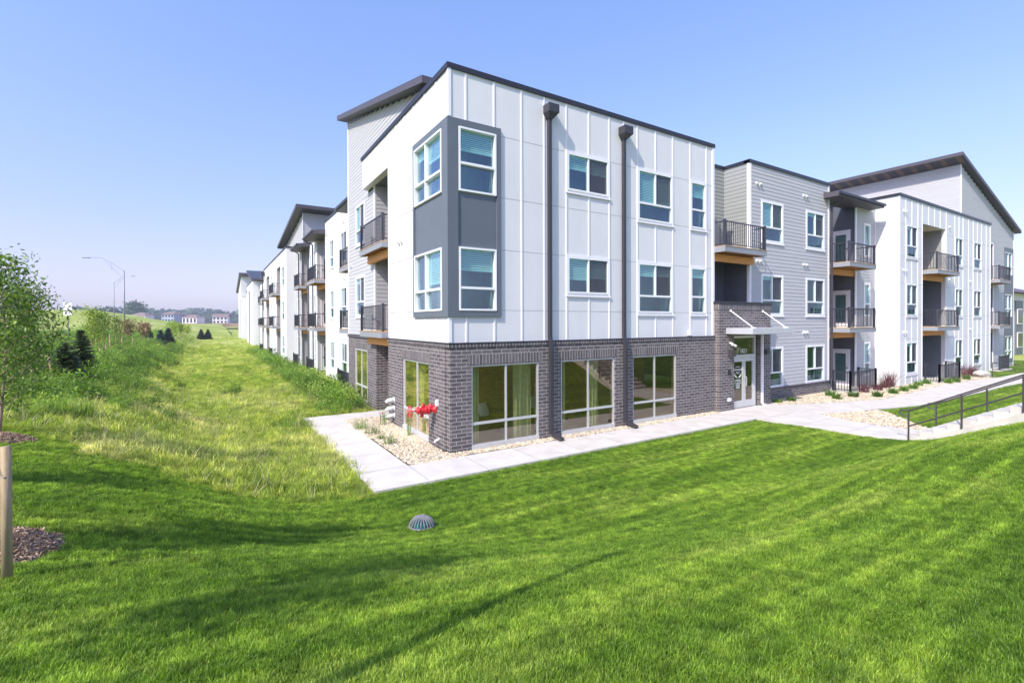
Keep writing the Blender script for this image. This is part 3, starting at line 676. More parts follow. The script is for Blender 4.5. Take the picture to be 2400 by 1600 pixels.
# ================================================================== R tower
f5=F('R',-.6); TX0,TX1,TZ0,TZ1=38.9,51.3,14.75,11.2
tl=lambda z: TX1-(z-TZ1)/(TZ0-TZ1)*(TX1-TX0) if z>TZ1 else TX1
ops=[(49.0,51.0,c,e) for c,e in LV]; sl=(48.85,51.31,.3,9.75); rec=(44.1,46.0,-.4,9.7)
lap(f5,44.1,TX1,0,HP,[sl,rec],'lap',B); lap(f5,TX0,TX1,HP,TZ0,[],'lap',B,umax=tl)
lap(F('L',TX0),-.6,17,HP-.3,TZ0,[],'lap',B)
mb=MB(); wall(f5,48.86,51.3,.3,9.74,ops,.15,.03,mb=mb); build_each(mb,'slate_panel',M['slate'],B)
mb=MB(); f5.box(mb,TX0-.03,TX0+.1,-.03,.03,HP,TZ0-.05); f5.box(mb,TX1-.02,TX1+.08,-.1,.04,0,TZ1); f5.box(mb,46,46.1,-.02,.03,0,9.7); f5.box(mb,44.1,46,-.02,.03,9.7,9.8); build_each(mb,'corner_trim',M['trim'],B)
for a,b,c,e in ops: window(f5,a,b,c,e,'D',.34,None)
wall(F('R',1.0),44.1,46.1,-.1,9.7,(),.1,0,'dark','dark_wall',B)
mb=MB(); mb.box(46.0,46.15,-.58,1,-.1,9.7); build_each(mb,'dark_wall',M['dark'],B)
for z in (6.88,3.42): balcony(f5,44.25,47.0,z,.8,back=-1.5)
patio('patio_railing',[(44.4,-1.35),(46.6,-1.35)],'small black patio railing beneath the gabled end')
mb=MB(); mb.box(51.25,51.35,-.55,17,-.2,TZ1); mb.box(39.5,51,.6,16,11,11.3); build_each(mb,'daylight_block',M['white'],B)  # unseen end wall and slab closing the tower shell
def shed(corners,th,name='shed_roof',m='roofasc',parent=None):
    mb=MB(); n=0; mb.v=[tuple(c) for c in corners]+[(c[0],c[1],c[2]-th) for c in corners]
    mb.f=[(0,1,2,3),(7,6,5,4),(0,4,5,1),(1,5,6,2),(2,6,7,3),(3,7,4,0)]
    o=mb.build(name,M[m],B); 
    t=MB(); t.quad(*[(c[0]+.0,c[1]+.0,c[2]+.012) for c in corners]); t.build('roofing',M['flash'],o); return o
sl_=(TZ0-TZ1)/(TX1-TX0)
shed([(TX0-1.1,-1.0,TZ0+1.1*sl_+.24),(TX1+.5,-1.0,TZ1-.5*sl_+.24),(TX1+.5,18,TZ1-.5*sl_+.24),(TX0-1.1,18,TZ0+1.1*sl_+.24)],.22)
mb=MB()
for i in range(22):
    y=-.8+i*.85
    for k in range(3): mb.quad(*[(x,yy,TZ0+(TX0-x)*sl_+.016) for x,yy in ((TX0-1.06,y+k*.1),(TX0-.03,y+k*.1),(TX0-.03,y+k*.1+.03),(TX0-1.06,y+k*.1+.03))])
mb.build('soffit_ribs',M['deck'],B)
mb=MB(); mb.box(28,44,2.2,14,.0,10.9); mb.box(22.3,28,3.0,14,0,10.9); build_each(mb,'daylight_block',M['dark'],B)  # unseen solid cores added behind the facades to stop light leaks
# ================================================================== LEFT: lap tower
f6=F('L',.3); tz=lambda y: 11.66+.243*(y-2.86)
lm=lambda z: 2.86+(z-11.66)/.243
ops=[(10.02,11.55,c,e) for c,e in LV[:2]]
lap(f6,8.42,13.02,CAP+.03,9.6,[(a-.07,b+.07,c-.07,e+.07) for a,b,c,e in ops],'lap',B)
lap(f6,2.9,13.02,9.6,tz(13.1),[(2,9.3,9.6,10.9)],'lap',B,umin=lambda z:max(2.9,lm(z)) if z>11.66 else 2.9)
tm=MB()
for o in ops: trimframe(tm,f6,*o)
f6.box(tm,8.30,8.42,-.02,.035,CAP,9.69); f6.box(tm,13.02,13.14,-.02,.035,CAP,tz(13.1)); build_each(tm,'window_trim',M['trim'],B)
for (a,b,c,e),bb in zip(ops,([.1,.9],[.12,.2])): window(f6,a,b,c,e,'A',.36,bb)
vent(f6,12.4,6.6,False)
f7=F('L',.27)
mb=MB(); wall(f7,8.12,13.1,-.3,CAP-.12,[(9.55,11.72,.10,2.5)],.25,0,mb=mb); mb.box(.52,2.2,8.12,8.3,-.3,CAP-.12); build_each(mb,'brick_wall',M['brick'],B)
mb=MB(); f7.box(mb,8.1,13.12,-.1,.05,CAP-.119,CAP+.02); build_each(mb,'cap_flashing',M['roofasc'],B)
mb=MB(); f7.box(mb,9.45,11.82,0,.01,2.52,2.80); build_each(mb,'soldier_course',M['soldier'],B)
window(f7,9.55,11.72,.10,2.5,'D',.28,None,'alu','glassg',d=0,name='storefront_window',fw=.06)
# recess Y 5.5..8.3
fq=F('R',8.3)
lap(fq,.32,2.0,3.3,9.69,(),'lap',B); 
mb=MB(); mb.box(2.0,2.1,5.4,8.3,-.1,9.69); build_each(mb,'dark_wall',M['dark'],B)
mb=MB(); mb.box(.28,2.1,5.5,9.2,9.69,9.78); mb.build('recess_ceiling',M['slate'],B)
balcony(fl,5.53,8.75,6.88,.27,back=-1.9,label='balcony under the white parapet left of the slate corner'); balcony(fl,5.53,8.75,3.42,.27,back=-1.9)
shed([(-.12,1.7,11.47),(12,1.7,11.47),(12,13.75,14.58),(-.12,13.75,14.58)],.22)
mb=MB(); mb.box(.9,12,13.0,13.08,3,13.9); mb.box(.85,11,9,13,.2,11.5); build_each(mb,'daylight_block',M['lap'],B)  # unseen tower end wall, plus a core added against light leaks
# ================================================================== LEFT: bay C, wing 2 (x=1.2, y 16.9..24)
def left_recess(f,y0,y1,depth,zt,dk='dark',canopy=True):
    mb=MB(); x=f.c
    mb.box(x+depth,x+depth+.1,y0,y1,-.1,zt); mb.box(x+.05,x+depth,y0-.1,y0,-.1,zt); build_each(mb,'dark_wall',M[dk],B)
    lap(F('R',y1),x+.02,x+depth,-.1,zt,(),'lap',B,name='lap_siding')
f8=F('L',1.2)
left_recess(f8,13.2,16.4,1.5,10.1); mb=MB(); f8.box(mb,16.38,16.95,-.2,0,-.2,10.2); build_each(mb,'white_wall',M['white'],B)
for z in (6.88,3.42): balcony(f8,13.2,16.25,z,.72,back=-1.4)
canopy_roof(f8,13.15,16.9,.72,10.45)
ops=[(17.42,18.90,c,e) for c,e in LV]+[(21.10,22.22,c,e) for c,e in LV]
def white_seg(f,u0,u1,ops,h=HP,z0=-.3,side=True,typs=None,th=.2,cap=True,bat=.9):
    mb=MB(); wall(f,u0,u1,z0,h,ops,th,mb=mb); x=f.c
    mb.box(x+th,x+3,u0,u0+.15,z0,h); build_each(mb,'white_wall',M['white'],B)
    n=int((u1-u0)/bat); us=[u0+(u1-u0)*i/n for i in range(1,n)]
    battens(f,us,.1,h-.12,[(a-.05,b+.05,c-.1,e+.06) for a,b,c,e in ops if True],w=.04,d=.014,joints=(2.7,4.12,5.95,7.53,9.38),u0=u0+.02,u1=u1-.02)
    if cap:
        m2=MB(); f.box(m2,u0-.05,u1+.05,-.22,.06,h-.1,h+.05); m2.box(x+.2,x+3,u0-.06,u0+.1,h-.1,h+.049); build_each(m2,'parapet_cap',M['flash'],B)
    for i,(a,b,c,e) in enumerate(ops):
        if b-a>.05 and e-c<3: window(f,a,b,c,e,'A' if b-a>1 else 'S',.36,[[.1,.0],[.0,.9],[.3,.2]][i%3])
    tm=MB()
    for a,b,c,e in ops:
        if e-c<3: f.box(tm,a-.06,b+.06,.001,.045,c-.11,c-.06)
    if tm.v: build_each(tm,'window_trim',M['trim'],B)
white_seg(f8,16.95,24.0,ops)
for u in (17.9,22.9):
    for z in (9.95,6.5,3.3): vent(f8,u,z)
# bay A
left_recess(f8,24.0,27.2,1.6,10.1)
fdA=F('R',27.18)
for z in (6.88,3.42,.04): door(fdA,1.45,2.4,z,z+2.12)
ops=[(a,b,c,e) for a,b in ((27.75,28.4),(29.6,30.25)) for c,e in LV]
white_seg(f8,27.2,30.9,ops,h=10.25,cap=False,bat=1.3)
for z in (6.88,3.42): balcony(f8,24.02,27.2,z,.74,back=-1.5)
canopy_roof(f8,23.9,28.1,.85,10.35)
mb=MB()
for y in (28.0,): mb.box(.98,1.06,y,y+.09,.3,9.9); mb.tube([(1.02,y+.04,9.9),(.75,y+.02,10.05),(.42,y-.1,10.12)],.045,8)
mb.build('downspout',M['spout'],B)
# bay B
f9=F('L',1.0)
left_recess(f9,30.9,33.6,1.6,10.1)
for z in (6.88,3.42): balcony(f9,30.9,33.5,z,.65,back=-1.5)
canopy_roof(f9,30.3,34.3,.75,10.30)
mb=MB(); mb.box(.78,.86,33.9,34.0,.3,9.9); mb.tube([(.82,33.95,9.9),(.6,33.9,10.05),(.35,33.8,10.12)],.045,8); mb.build('downspout',M['spout'],B)
ops=[(34.5,35.9,c,e) for c,e in LV]
T2=lambda z: 32.6+(13.35-z)/.115
lap(f9,33.6,44,0,11.2,[(a-.07,b+.07,c-.07,e+.07) for a,b,c,e in ops],'lap',B); lap(f9,32.6,44,11.2,13.35,(),'lap',B,umax=lambda z:T2(z))
lap(f9,32.6,33.6,10.3,11.2,(),'lap',B)
lap(F('R',32.6),1.0,14,10.3,13.35,(),'lap',B)
tm=MB()
for o in ops: trimframe(tm,f9,*o)
f9.box(tm,33.5,33.62,-.02,.03,0,10.3); f9.box(tm,32.55,32.7,-.02,.03,10.3,13.3); build_each(tm,'window_trim',M['trim'],B)
for a,b,c,e in ops: window(f9,a,b,c,e,'A',.36,[.1,.9])
shed([(.3,31.5,13.80),(.3,45.5,12.15),(14,45.5,12.15),(14,31.5,13.80)],.28)
# ================================================================== LEFT: block 3 (x=.31, y 38..62)
g3=F('L',.31)
ops=[(39.6,41.4,c,e) for c,e in LV]+[(47.6,48.7,c,e) for c,e in LV]+[(50.9,52.3,c,e) for c,e in LV]+[(43.0,46.3,-.4,9.72),(54.6,58.2,-.4,9.72)]
white_seg(g3,38.0,62.0,ops,bat=1.9)
for y0,y1 in ((43.0,46.3),(54.6,58.2)):
    left_recess(g3,y0,y1,1.6,9.72)
    for z in (6.88,3.42): balcony(g3,y0,y1+.6,z,.75,back=-1.5)
mb=MB(); mb.box(.0,.12,60.6,60.75,.3,10.0); mb.box(-.1,.3,60.4,60.95,10.1,10.7); mb.build('downspout',M['spout'],B)
# bay D, block 4, bay E, end tower
h1=F('L',1.2)
left_recess(h1,62,66,1.6,10.1); white_seg(h1,66,80,[(68,69.4,c,e) for c,e in LV]+[(74,75.4,c,e) for c,e in LV],h=10.2,cap=False,bat=3)
for z in (6.88,3.42): balcony(h1,62.2,66,z,.8,back=-1.5); balcony(h1,70.5,74,z,.8,back=-.1,beam=False)
canopy_roof(h1,62,67.5,.9,10.4)
white_seg(F('L',.1),80.5,97,[(83,84.5,c,e) for c,e in LV]+[(88,91.5,-.4,9.7),(94,95.2,-.4,9.7)],bat=3.5)
left_recess(F('L',.1),88,91.5,1.5,9.7)
for z in (6.88,3.42): balcony(h1,98,102,z,.8,back=-1.)
canopy_roof(h1,97.2,103,.9,10.4); left_recess(h1,97,103,1.5,10.2)
white_seg(F('L',.1),119.5,134,[(122,124.5,-.4,9.7),(128,129.5,R3,Z3),(128,129.5,R2,Z2)],bat=4,cap=False)
left_recess(F('L',.1),122,124.5,1.5,9.7)
white_seg(h1,103,119.3,[(105,106.3,c,e) for c,e in LV]+[(112,113.3,c,e) for c,e in LV],h=11,bat=4)
shed([(-.4,118,15.7),(-.4,135.5,12.3),(14,135.5,12.3),(14,118,15.7)],.5)
shed([(-.2,79.6,11.35),(14,79.6,11.35),(14,93,13.9),(-.2,93,13.9)],.3,'shingle_roof','shingle')
mb=MB(); mb.quad((.1,119.5,11),(.1,134,11),(.1,134,12.1),(.1,119.5,15.0)); mb.build('white_wall',M['white'],B)
mb=MB(); mb.box(.12,14,119.4,119.6,10.3,15.1); build_each(mb,'white_wall',M['white'],B)
mb=MB(); mb.box(3.3,14,13.2,130,.0,10.1); mb.box(1.5,14,16.95,24,10.1,10.9); mb.box(.8,14,38.2,62,10.1,10.9); build_each(mb,'daylight_block',M['dark'],B)  # unseen cores added inside the left wing to stop daylight passing through
for y0,y1,x,l in ((13.4,16.2,.4,'nearest tall-grass patio railing'),(24.2,27.0,.4,'second tall-grass patio railing'),(31,33.4,.3,'third tall-grass patio railing'),(43.2,46.2,-.5,'fourth tall-grass patio railing'),(54.8,58,-.5,'fifth tall-grass patio railing')):
    patio('patio_railing',[(x,y0),(x,y1)],'black '+l+' along the left facade')
# ------------------------------------------------------------------ far right neighbour
NB=tag(empty('neighbour_building',(66,-1,0)),'white neighbouring building with dark roof at the far right edge','building')
mb=MB(); mb.box(0,20,4,4.2,-.5,6.9); mb.box(0,.2,4,24,-.5,6.9); mb.build('wall',M['white'],NB)
mb=MB(); mb.v=[(-.8,3.2,6.8),(21,3.2,6.8),(21,25,6.8),(-.8,25,6.8),(6,12,9.6),(15,12,9.6)]; mb.f=[(0,1,5,4),(1,2,5),(2,3,4,5),(3,0,4),(0,3,2,1)]; mb.build('roof',M['shingle'],NB)
mb=MB(); mb.box(3.2,6.0,3.9,3.99,-.4,6.0); build_each(mb,'slate_panel',M['slate'],NB)
for z in (.8,3.4,):
    mb=MB(); mb.box(3.6,5.4,3.82,3.89,z,z+1.7); w=mb.build('window',M['vinyl'],NB)
    mb=MB(); mb.box(3.7,4.45,3.80,3.81,z+.1,z+1.6); mb.box(4.55,5.3,3.80,3.81,z+.1,z+1.6); mb.build('pane',M['window_dark'],w)
mb=MB(); mb.box(4,4.9,5.5,6.0,7.75,7.95); mb.build('roof_vent',M['signw'],NB)
# ================================================================== GROUND
foot=[(120,-6.3),(60,-6.3),(12,-6.3),(3,-6.0),(-.8,-5.4),(-3.3,-3.7),(-4.3,-1.2),(-5.0,3),(-6.0,10),(-7.6,30),(-8.5,60),(-7.5,95),(-9,160)]
prof=[(-99,0),(-.3,0),(.5,.10),(1.3,.42),(2.5,1.02),(3.5,1.40),(5,1.80),(6.6,2.10),(9,2.25),(99,2.25)]
def f_prof(d):
    for (a,za),(b,zb) in zip(prof,prof[1:]):
        if a<=d<=b: return za+(zb-za)*(d-a)/(b-a)
    return 0 if d<0 else prof[-1][1]
def footdist(x,y):
    best=1e9; sg=1; cy=0
    for (ax,ay),(bx,by) in zip(foot,foot[1:]):
        tx,ty=bx-ax,by-ay; l2=tx*tx+ty*ty; t=max(0,min(1,((x-ax)*tx+(y-ay)*ty)/l2)); px,py=ax+tx*t,ay+ty*t
        d=math.hypot(x-px,y-py)
        if d<best-1e-6:
            best=d; sg=1 if tx*(y-ay)-ty*(x-ax)>0 else -1; cy=py
    return best*sg,cy
def gz(x,y):
    d,cy=footdist(x,y)
    t=max(0,min(1,(cy+4)/6)); k=1-.10*t; sx=.70+.30*max(0,min(1,(x-1)/8)); dd=d*(sx+(1.12-sx)*t) if d>0 else d
    z=f_prof(dd)*k if d>-.5 else 0
    if 0<d<9: z=(f_prof(dd-.4)+f_prof(dd)+f_prof(dd+.4))/3*k
    if y>110: z*=max(0,1-(y-110)/60)
    z-=.07*math.exp(-((x+2.44)**2+(y+4.1)**2)/.9)
    z+=8.3*math.exp(-(((x+48)/30)**2+((y-205)/45)**2))
    far=math.hypot(x,y)
    z+=3.6*max(0,min(1,(far-150)/200))
    z+=noise.noise(Vector((x*.25,y*.25,0)))*(.07 if far<200 else .25) if (x<-3.2 or y<-3.0) and far<600 else -.02
    if -2.9<x<60 and -2.2<y<8: z=min(z,-.02)
    if x>=-1 and y>8: z=min(z,0)
    return z
flats=[ # name,polygon : walkways and pebble beds
('walk',[(-2.70,-1.95),(12.0,-1.88),(12.15,-3.8),(12.35,-5.3),(12.75,-6.32),(15.0,-6.32),(14.72,-5.6),(14.5,-5.0),(14.62,-4.06),(14.95,-2.7),(16.6,-3.22),(18.8,-3.55),(20.6,-4.04),(24.5,-4.24),(31.4,-4.2),(38.5,-4.4),(60,-4.8),(60,-2.8),(38.5,-2.7),(35.3,-2.34),(30.5,-2.1),(25.3,-2.35),(21.4,-2.5),(19.6,-1.96),(17.5,-1.35),(15.8,-.62),(15.8,-.2),(12.0,-.2),(11.95,-.42),(2.6,-.45),(-1.42,-.50),(-1.46,6.5),(2,6.5),(2,7.75),(-2.75,7.75)]),
('gravel',[(-1.42,-.50),(2.6,-.45),(11.95,-.42),(12.0,-.2),(12.0,.1),(-.0,.1),(-.02,6.5),(-1.46,6.5)]),
('gravel',[(15.8,-.62),(17.5,-1.35),(19.6,-1.96),(21.4,-2.5),(25.3,-2.35),(30.5,-2.1),(35.3,-2.34),(38.0,-2.6),(38.2,-.8),(27.7,-.8),(25.6,.4),(15.8,.4)]),
('gravel',[(14.95,-2.7),(16.6,-3.22),(18.0,-3.5),(17.8,-3.95),(16.6,-4.94),(15.72,-5.67),(15.25,-6.3),(15.0,-6.32),(14.72,-5.6),(14.5,-5.0),(14.62,-4.06)]),
]
def inpoly(x,y,p):
    c=False; j=len(p)-1
    for i in range(len(p)):
        xi,yi=p[i]; xj,yj=p[j]
        if (yi>y)!=(yj>y) and x<(xj-xi)*(y-yi)/(yj-yi)+xi: c=not c
        j=i
    return c
bnd=[(-2.6,-1.95),(-4.3,-1.85),(-5.9,-1.0),(-7.9,-.1),(-9.6,1.7),(-12,4),(-20,9),(-60,12)]
def is_field(x,y):
    if x>60 or y<-45: return True
    if x>-2.6: return y>7.75
    y=y+.45*noise.noise(Vector((x*1.3,y*1.3,4)))+.2*noise.noise(Vector((x*4,y*4,4)))
    for (ax,ay),(bx,by) in zip(bnd,bnd[1:]):
        if bx<=x<=ax: return y>ay+(by-ay)*(ax-x)/(ax-bx)
    return True
def axis(lo,hi,step,far,g=1.18):
    a=[]; v=lo
    while v<=hi+1e-6: a.append(v); v+=step
    s=step; v=hi
    while v<far: s*=g; v=min(v+s,far); a.append(v)
    s=step; v=lo; b=[]
    while v>-far: s*=g; v=max(v-s,-far); b.append(v)
    return b[::-1]+a
xs=axis(-13,22,.22,1350); ys=axis(-14,14,.22,1350)
nx,ny=len(xs),len(ys)
V=[(x,y,gz(x,y)) for y in ys for x in xs]
lf=[];ff=[]
for j in range(ny-1):
    for i in range(nx-1):
        q=(j*nx+i,j*nx+i+1,(j+1)*nx+i+1,(j+1)*nx+i)
        (ff if is_field((xs[i]+xs[i+1])/2,(ys[j]+ys[j+1])/2) else lf).append(q)
def submesh(name,faces,m):
    idx={}; vv=[]; fc=[]
    for q in faces:
        r=[]
        for k in q:
            if k not in idx: idx[k]=len(vv); vv.append(V[k])
            r.append(idx[k])
        fc.append(tuple(r))
    mb=MB(); mb.v=vv; mb.f=fc; return mb.build(name,m,smooth=True)
lawn=tag(submesh('lawn',lf,M['lawnground']),kind='structure',label='mown green lawn on the slope in front of the building')
field=tag(submesh('meadow',ff,M['fieldground']),kind='structure',label='rough green meadow left of the building')
wk=MB(); wk.prism(flats[0][1],-.12,.035); walk=tag(wk.build('footpath',M['conc']),kind='structure',label='pale concrete footpath round the building')
jt=MB()
for x in [-1.4,.2,1.8,3.4,5.0,6.6,8.2,9.8,11.4]: jt.box(x-.011,x+.011,-1.9,-.46,.0352,.0365)
for y in (-.5,1.1,2.7,4.3,5.9): jt.box(-2.68,-1.47,y-.011,y+.011,.0352,.0365)
for x in (18.5,20.5,22.5,24.5,26.5,28.5,30.5,33,35.5): jt.box(x-.011,x+.011,-4.0,-2.5,.0352,.0365)
for y in (-2,-3.4,-4.8): jt.box(12.3,14.5,y-.011,y+.011,.0352,.0365)
jt.build('control_joints',M['lapdark'],walk)
gb=MB()
for k,(n,p) in enumerate(flats[1:]): gb.prism(p,-.15,.026+.002*k)
tag(gb.build('pebble_bed',M['gravelbase']),kind='structure',label='tan river pebble bed along the walls')
mb=MB(); mb.prism([(22.4,-.7),(25.4,-.7),(25.4,2),(22.4,2)],0,.05); mb.prism([(31.3,-1.75),(35,-1.75),(35,.9),(31.3,.9)],0,.05); mb.prism([(44.2,-1.5),(47,-1.5),(47,1),(44.2,1)],-.02,.06); tag(mb.build('patio_slab',M['conc']),kind='structure')
# ---- stairs
st=MB(); n=13; run=.33; rise=.178
for i in range(n):
    st.box(12.78,15.05,-6.3-run*(i+1),-6.3-run*i+.0,-.4 if i<2 else rise*(i-2),rise*(i+1)-.0)
so=tag(empty('concrete_stairs',(0,0,0)),'pale concrete steps climbing the lawn at the right edge','stairs')
st.build('steps',M['concstep'],so)
cb=MB(); nn=[(12.62,-6.3),(12.62,-10.6)]
cb.v=[(12.6,-6.2,-.4),(12.775,-6.2,-.4),(12.775,-10.6,1.4),(12.6,-10.6,1.4),(12.6,-6.35,-.06),(12.775,-6.35,-.06),(12.775,-10.6,2.2),(12.6,-10.6,2.2)]
cb.f=[(0,1,2,3),(4,5,6,7),(0,1,5,4),(1,2,6,5),(2,3,7,6),(3,0,4,7)]; cb.build('side_curb',M['concstep'],so)
def handrail(x,lab,y0=-6.38,off=0):
    ho=tag(empty('handrail',(x,y0,0)),lab,'handrail','handrails of the concrete stairs')
    sl=.54; zt=lambda y:.93+sl*(-6.38-y)+off
    r=MB(); r.tube([(0,.16,.80),(0,.22,.84),(0,.24,.90),(0,.20,.955),(0,.10,.965),(0,0,zt(-6.38)+.03),(0,-4.3,zt(-10.68)+.03),(0,-5.3,zt(-10.68)+.03)],.024,8); r.tube([(0,.16,.80),(0,.08,.78),(0,0,.76)],.02,8); r.build('top_rail',M['bronze'],ho)
    r=MB(); r.tube([(0,0,.48),(0,-4.3,.48+sl*4.3),(0,-5.3,.48+sl*4.3)],.022,8); r.build('mid_rail',M['bronze'],ho)
    for y in (0,-1.25,-2.5,-3.75):
        p=MB(); p.tube([(0,y,max(0,sl*-y-.1)),(0,y,.93+sl*-y)],.026,8); p.build('post',M['bronze'],ho)
handrail(12.70,'dark handrail on the lawn side of the concrete stairs'); handrail(14.97,'dark handrail on the far side of the concrete stairs')
ho=tag(empty('handrail',(38.2,-2.4,0)),'thin black handrail beside the far footpath by the small lawn strip','handrail')
r=MB(); r.tube([(0,0,0),(0,0,.98),(-1.4,-1.9,.98),(-1.4,-1.9,0)],.025,6); r.tube([(0,0,.55),(-1.4,-1.9,.55)],.02,6); r.tube([(0,0,.98),(3.5,.6,.8),(6,1.1,.9)],.02,6); r.build('rail',M['bronze'],ho)
# ---- domed drain
dr=tag(empty('drain_grate',(-2.45,-4.12,gz(-2.44,-4.1)+.03)),'grey slotted dome drain grate set in the lawn','drain')
mb=MB(); rad=.225
for k in range(22):
    a=2*math.pi*k/22; pts=[]
    for j in range(7):
        t=j/6*R(80); pts.append((rad*math.cos(t)*math.cos(a),rad*math.cos(t)*math.sin(a),.03+rad*.74*math.sin(t)))
    mb.tube(pts,.011,5)
mb.build('dome',M['grate'],dr)
mb=MB()
for rr,zz in ((rad,.03),(.04,.03+rad*.74*.985)): mb.tube([(rr*math.cos(2*math.pi*k/24),rr*math.sin(2*math.pi*k/24),zz) for k in range(25)],.016,6,False)
mb.build('rim',M['grate'],dr); mb=MB(); mb.tube([(0,0,-.1),(0,0,.07)],.15,16); mb.build('pipe_end',M['teal'],dr)
# ================================================================== scatter with geometry nodes
def leaf_cloud(mb,centers,n,size,spread,el=2.2,rnd=random,droop=.3):
    for i in range(n):
        c=rnd.choice(centers); p=Vector(c)+Vector((rnd.gauss(0,spread),rnd.gauss(0,spread),rnd.gauss(0,spread*.8)))
        d=Vector((rnd.uniform(-1,1),rnd.uniform(-1,1),rnd.uniform(-1,.5)-droop)).normalized(); s=d.orthogonal().normalized()
        q=d.cross(s); a=rnd.uniform(0,6.28); s=s*math.cos(a)+q*math.sin(a)
        l=size*rnd.uniform(.6,1.2); w=l/el
        k=len(mb.v); mb.v+=[tuple(p),tuple(p+d*l*.5+s*w*.5),tuple(p+d*l),tuple(p+d*l*.5-s*w*.5)]; mb.f.append((k,k+1,k+2,k+3))
def tuft_mesh(name,n,rad,h,w,m,lean=.4,seed=0,head=None):
    rnd=random.Random(seed); mb=MB()
    for i in range(n):
        a=rnd.uniform(0,6.283); r=rad*math.sqrt(rnd.random()); x,y=r*math.cos(a),r*math.sin(a)
        hh=h*rnd.uniform(.55,1.1); ww=w*rnd.uniform(.7,1.2); b=rnd.uniform(0,6.283); dx,dy=math.cos(b),math.sin(b); px,py=-dy*ww/2,dx*ww/2
        l=lean*hh*rnd.uniform(.3,1.2)
        p0=(x,y,-.01); p1=(x+dx*l*.3,y+dy*l*.3,hh*.55); p2=(x+dx*l,y+dy*l,hh)
        k=len(mb.v); mb.v+=[(p0[0]-px,p0[1]-py,p0[2]),(p0[0]+px,p0[1]+py,p0[2]),(p1[0]-px*.8,p1[1]-py*.8,p1[2]),(p1[0]+px*.8,p1[1]+py*.8,p1[2]),p2]
        mb.f+=[(k,k+1,k+3,k+2),(k+2,k+3,k+4)]
    me=bpy.data.meshes.new(name); me.from_pydata(mb.v,[],mb.f); me.materials.append(m); me.update(); return addrnd(me,2,seed)
def pebble_mesh(name,seed,m,flat=.55,el=1.35):
    import bmesh
    rnd=random.Random(seed); bm=bmesh.new(); bmesh.ops.create_icosphere(bm,subdivisions=2,radius=.5)
    for v in bm.verts:
        k=1+.25*noise.noise(v.co*1.7+Vector((seed*7,0,0))); v.co=Vector((v.co.x*el*k,v.co.y*k,v.co.z*flat*k))
    me=bpy.data.meshes.new(name); bm.to_mesh(me); bm.free(); me.materials.append(m)
    me.polygons.foreach_set('use_smooth',[True]*len(me.polygons)); return me
def scatter(name,surf,meshes,seed,smin,smax,tilt=.15,label=None):
    """surf: MB with per-vertex density list"""
    mb,dens=surf
    me=bpy.data.meshes.new(name); me.from_pydata(mb.v,[],mb.f); me.update()
    at=me.attributes.new('dens','FLOAT','POINT'); at.data.foreach_set('value',dens)
    o=bpy.data.objects.new(name,me); COL.objects.link(o)
    c=bpy.data.collections.new(name+'_source')
    for i,x in enumerate(meshes):
        c.objects.link(bpy.data.objects.new(name+'_piece',x))
    ng=bpy.data.node_groups.new(name,'GeometryNodeTree')
    ng.interface.new_socket('Geometry',in_out='INPUT',socket_type='NodeSocketGeometry'); ng.interface.new_socket('Geometry',in_out='OUTPUT',socket_type='NodeSocketGeometry')
    gi=ng.nodes.new('NodeGroupInput'); go=ng.nodes.new('NodeGroupOutput')
    dp=ng.nodes.new('GeometryNodeDistributePointsOnFaces'); dp.inputs['Seed'].default_value=seed
    na=ng.nodes.new('GeometryNodeInputNamedAttribute'); na.data_type='FLOAT'; na.inputs['Name'].default_value='dens'
    ng.links.new(gi.outputs[0],dp.inputs['Mesh']); ng.links.new(na.outputs[0],dp.inputs['Density'])
    ip=ng.nodes.new('GeometryNodeInstanceOnPoints'); ng.links.new(dp.outputs['Points'],ip.inputs['Points'])
    ci=ng.nodes.new('GeometryNodeCollectionInfo'); ci.inputs['Collection'].default_value=c; ci.inputs['Separate Children'].default_value=True; ci.inputs['Reset Children'].default_value=True
    ng.links.new(ci.outputs[0],ip.inputs['Instance']); ip.inputs['Pick Instance'].default_value=True
    rv=ng.nodes.new('FunctionNodeRandomValue'); rv.data_type='FLOAT_VECTOR'; rv.inputs[0].default_value=(-tilt,-tilt,0); rv.inputs[1].default_value=(tilt,tilt,6.283); rv.inputs['Seed'].default_value=seed+1
    ng.links.new(rv.outputs[0],ip.inputs['Rotation'])
    rs=ng.nodes.new('FunctionNodeRandomValue'); rs.data_type='FLOAT'; rs.inputs[2].default_value=smin; rs.inputs[3].default_value=smax; rs.inputs['Seed'].default_value=seed+2
    ng.links.new(rs.outputs[1],ip.inputs['Scale']); ng.links.new(ip.outputs[0],go.inputs[0])
    md=o.modifiers.new('scatter','NODES'); md.node_group=ng
    tag(o,label,kind='stuff'); return o
CAM=Vector((-5.705,-12.517,3.7545)); YAW=1.0131
fwd=Vector((math.cos(YAW),math.sin(YAW),0)); rgt=Vector((math.sin(YAW),-math.cos(YAW),0))
def visible(x,y,m=1.25):
    d=Vector((x-CAM.x,y-CAM.y,0)); a=d.dot(fwd); b=d.dot(rgt)
    return a>.6 and abs(b)<a*1.07*m+1.0
def surf(faces,dens):
    idx={}; mb=MB(); dl=[]
    for q in faces:
        cx=sum(V[k][0] for k in q)/4; cy=sum(V[k][1] for k in q)/4
        if not visible(cx,cy): continue
        if dens(cx,cy)<=0 and dens(V[q[0]][0],V[q[0]][1])<=0: continue
        r=[]
        for k in q:
            if k not in idx: idx[k]=len(mb.v); mb.v.append(V[k]); dl.append(max(0,dens(V[k][0],V[k][1])))
            r.append(idx[k])
        mb.f.append(tuple(r))
    return mb,dl
allp=[p for _,p in flats]
bldg=[[(-.05,-.05),(60,-.05),(60,200),(-.05,200)]]
mulches=[(-7.85,-5.16,.68),(-9.1,.35,.42)]
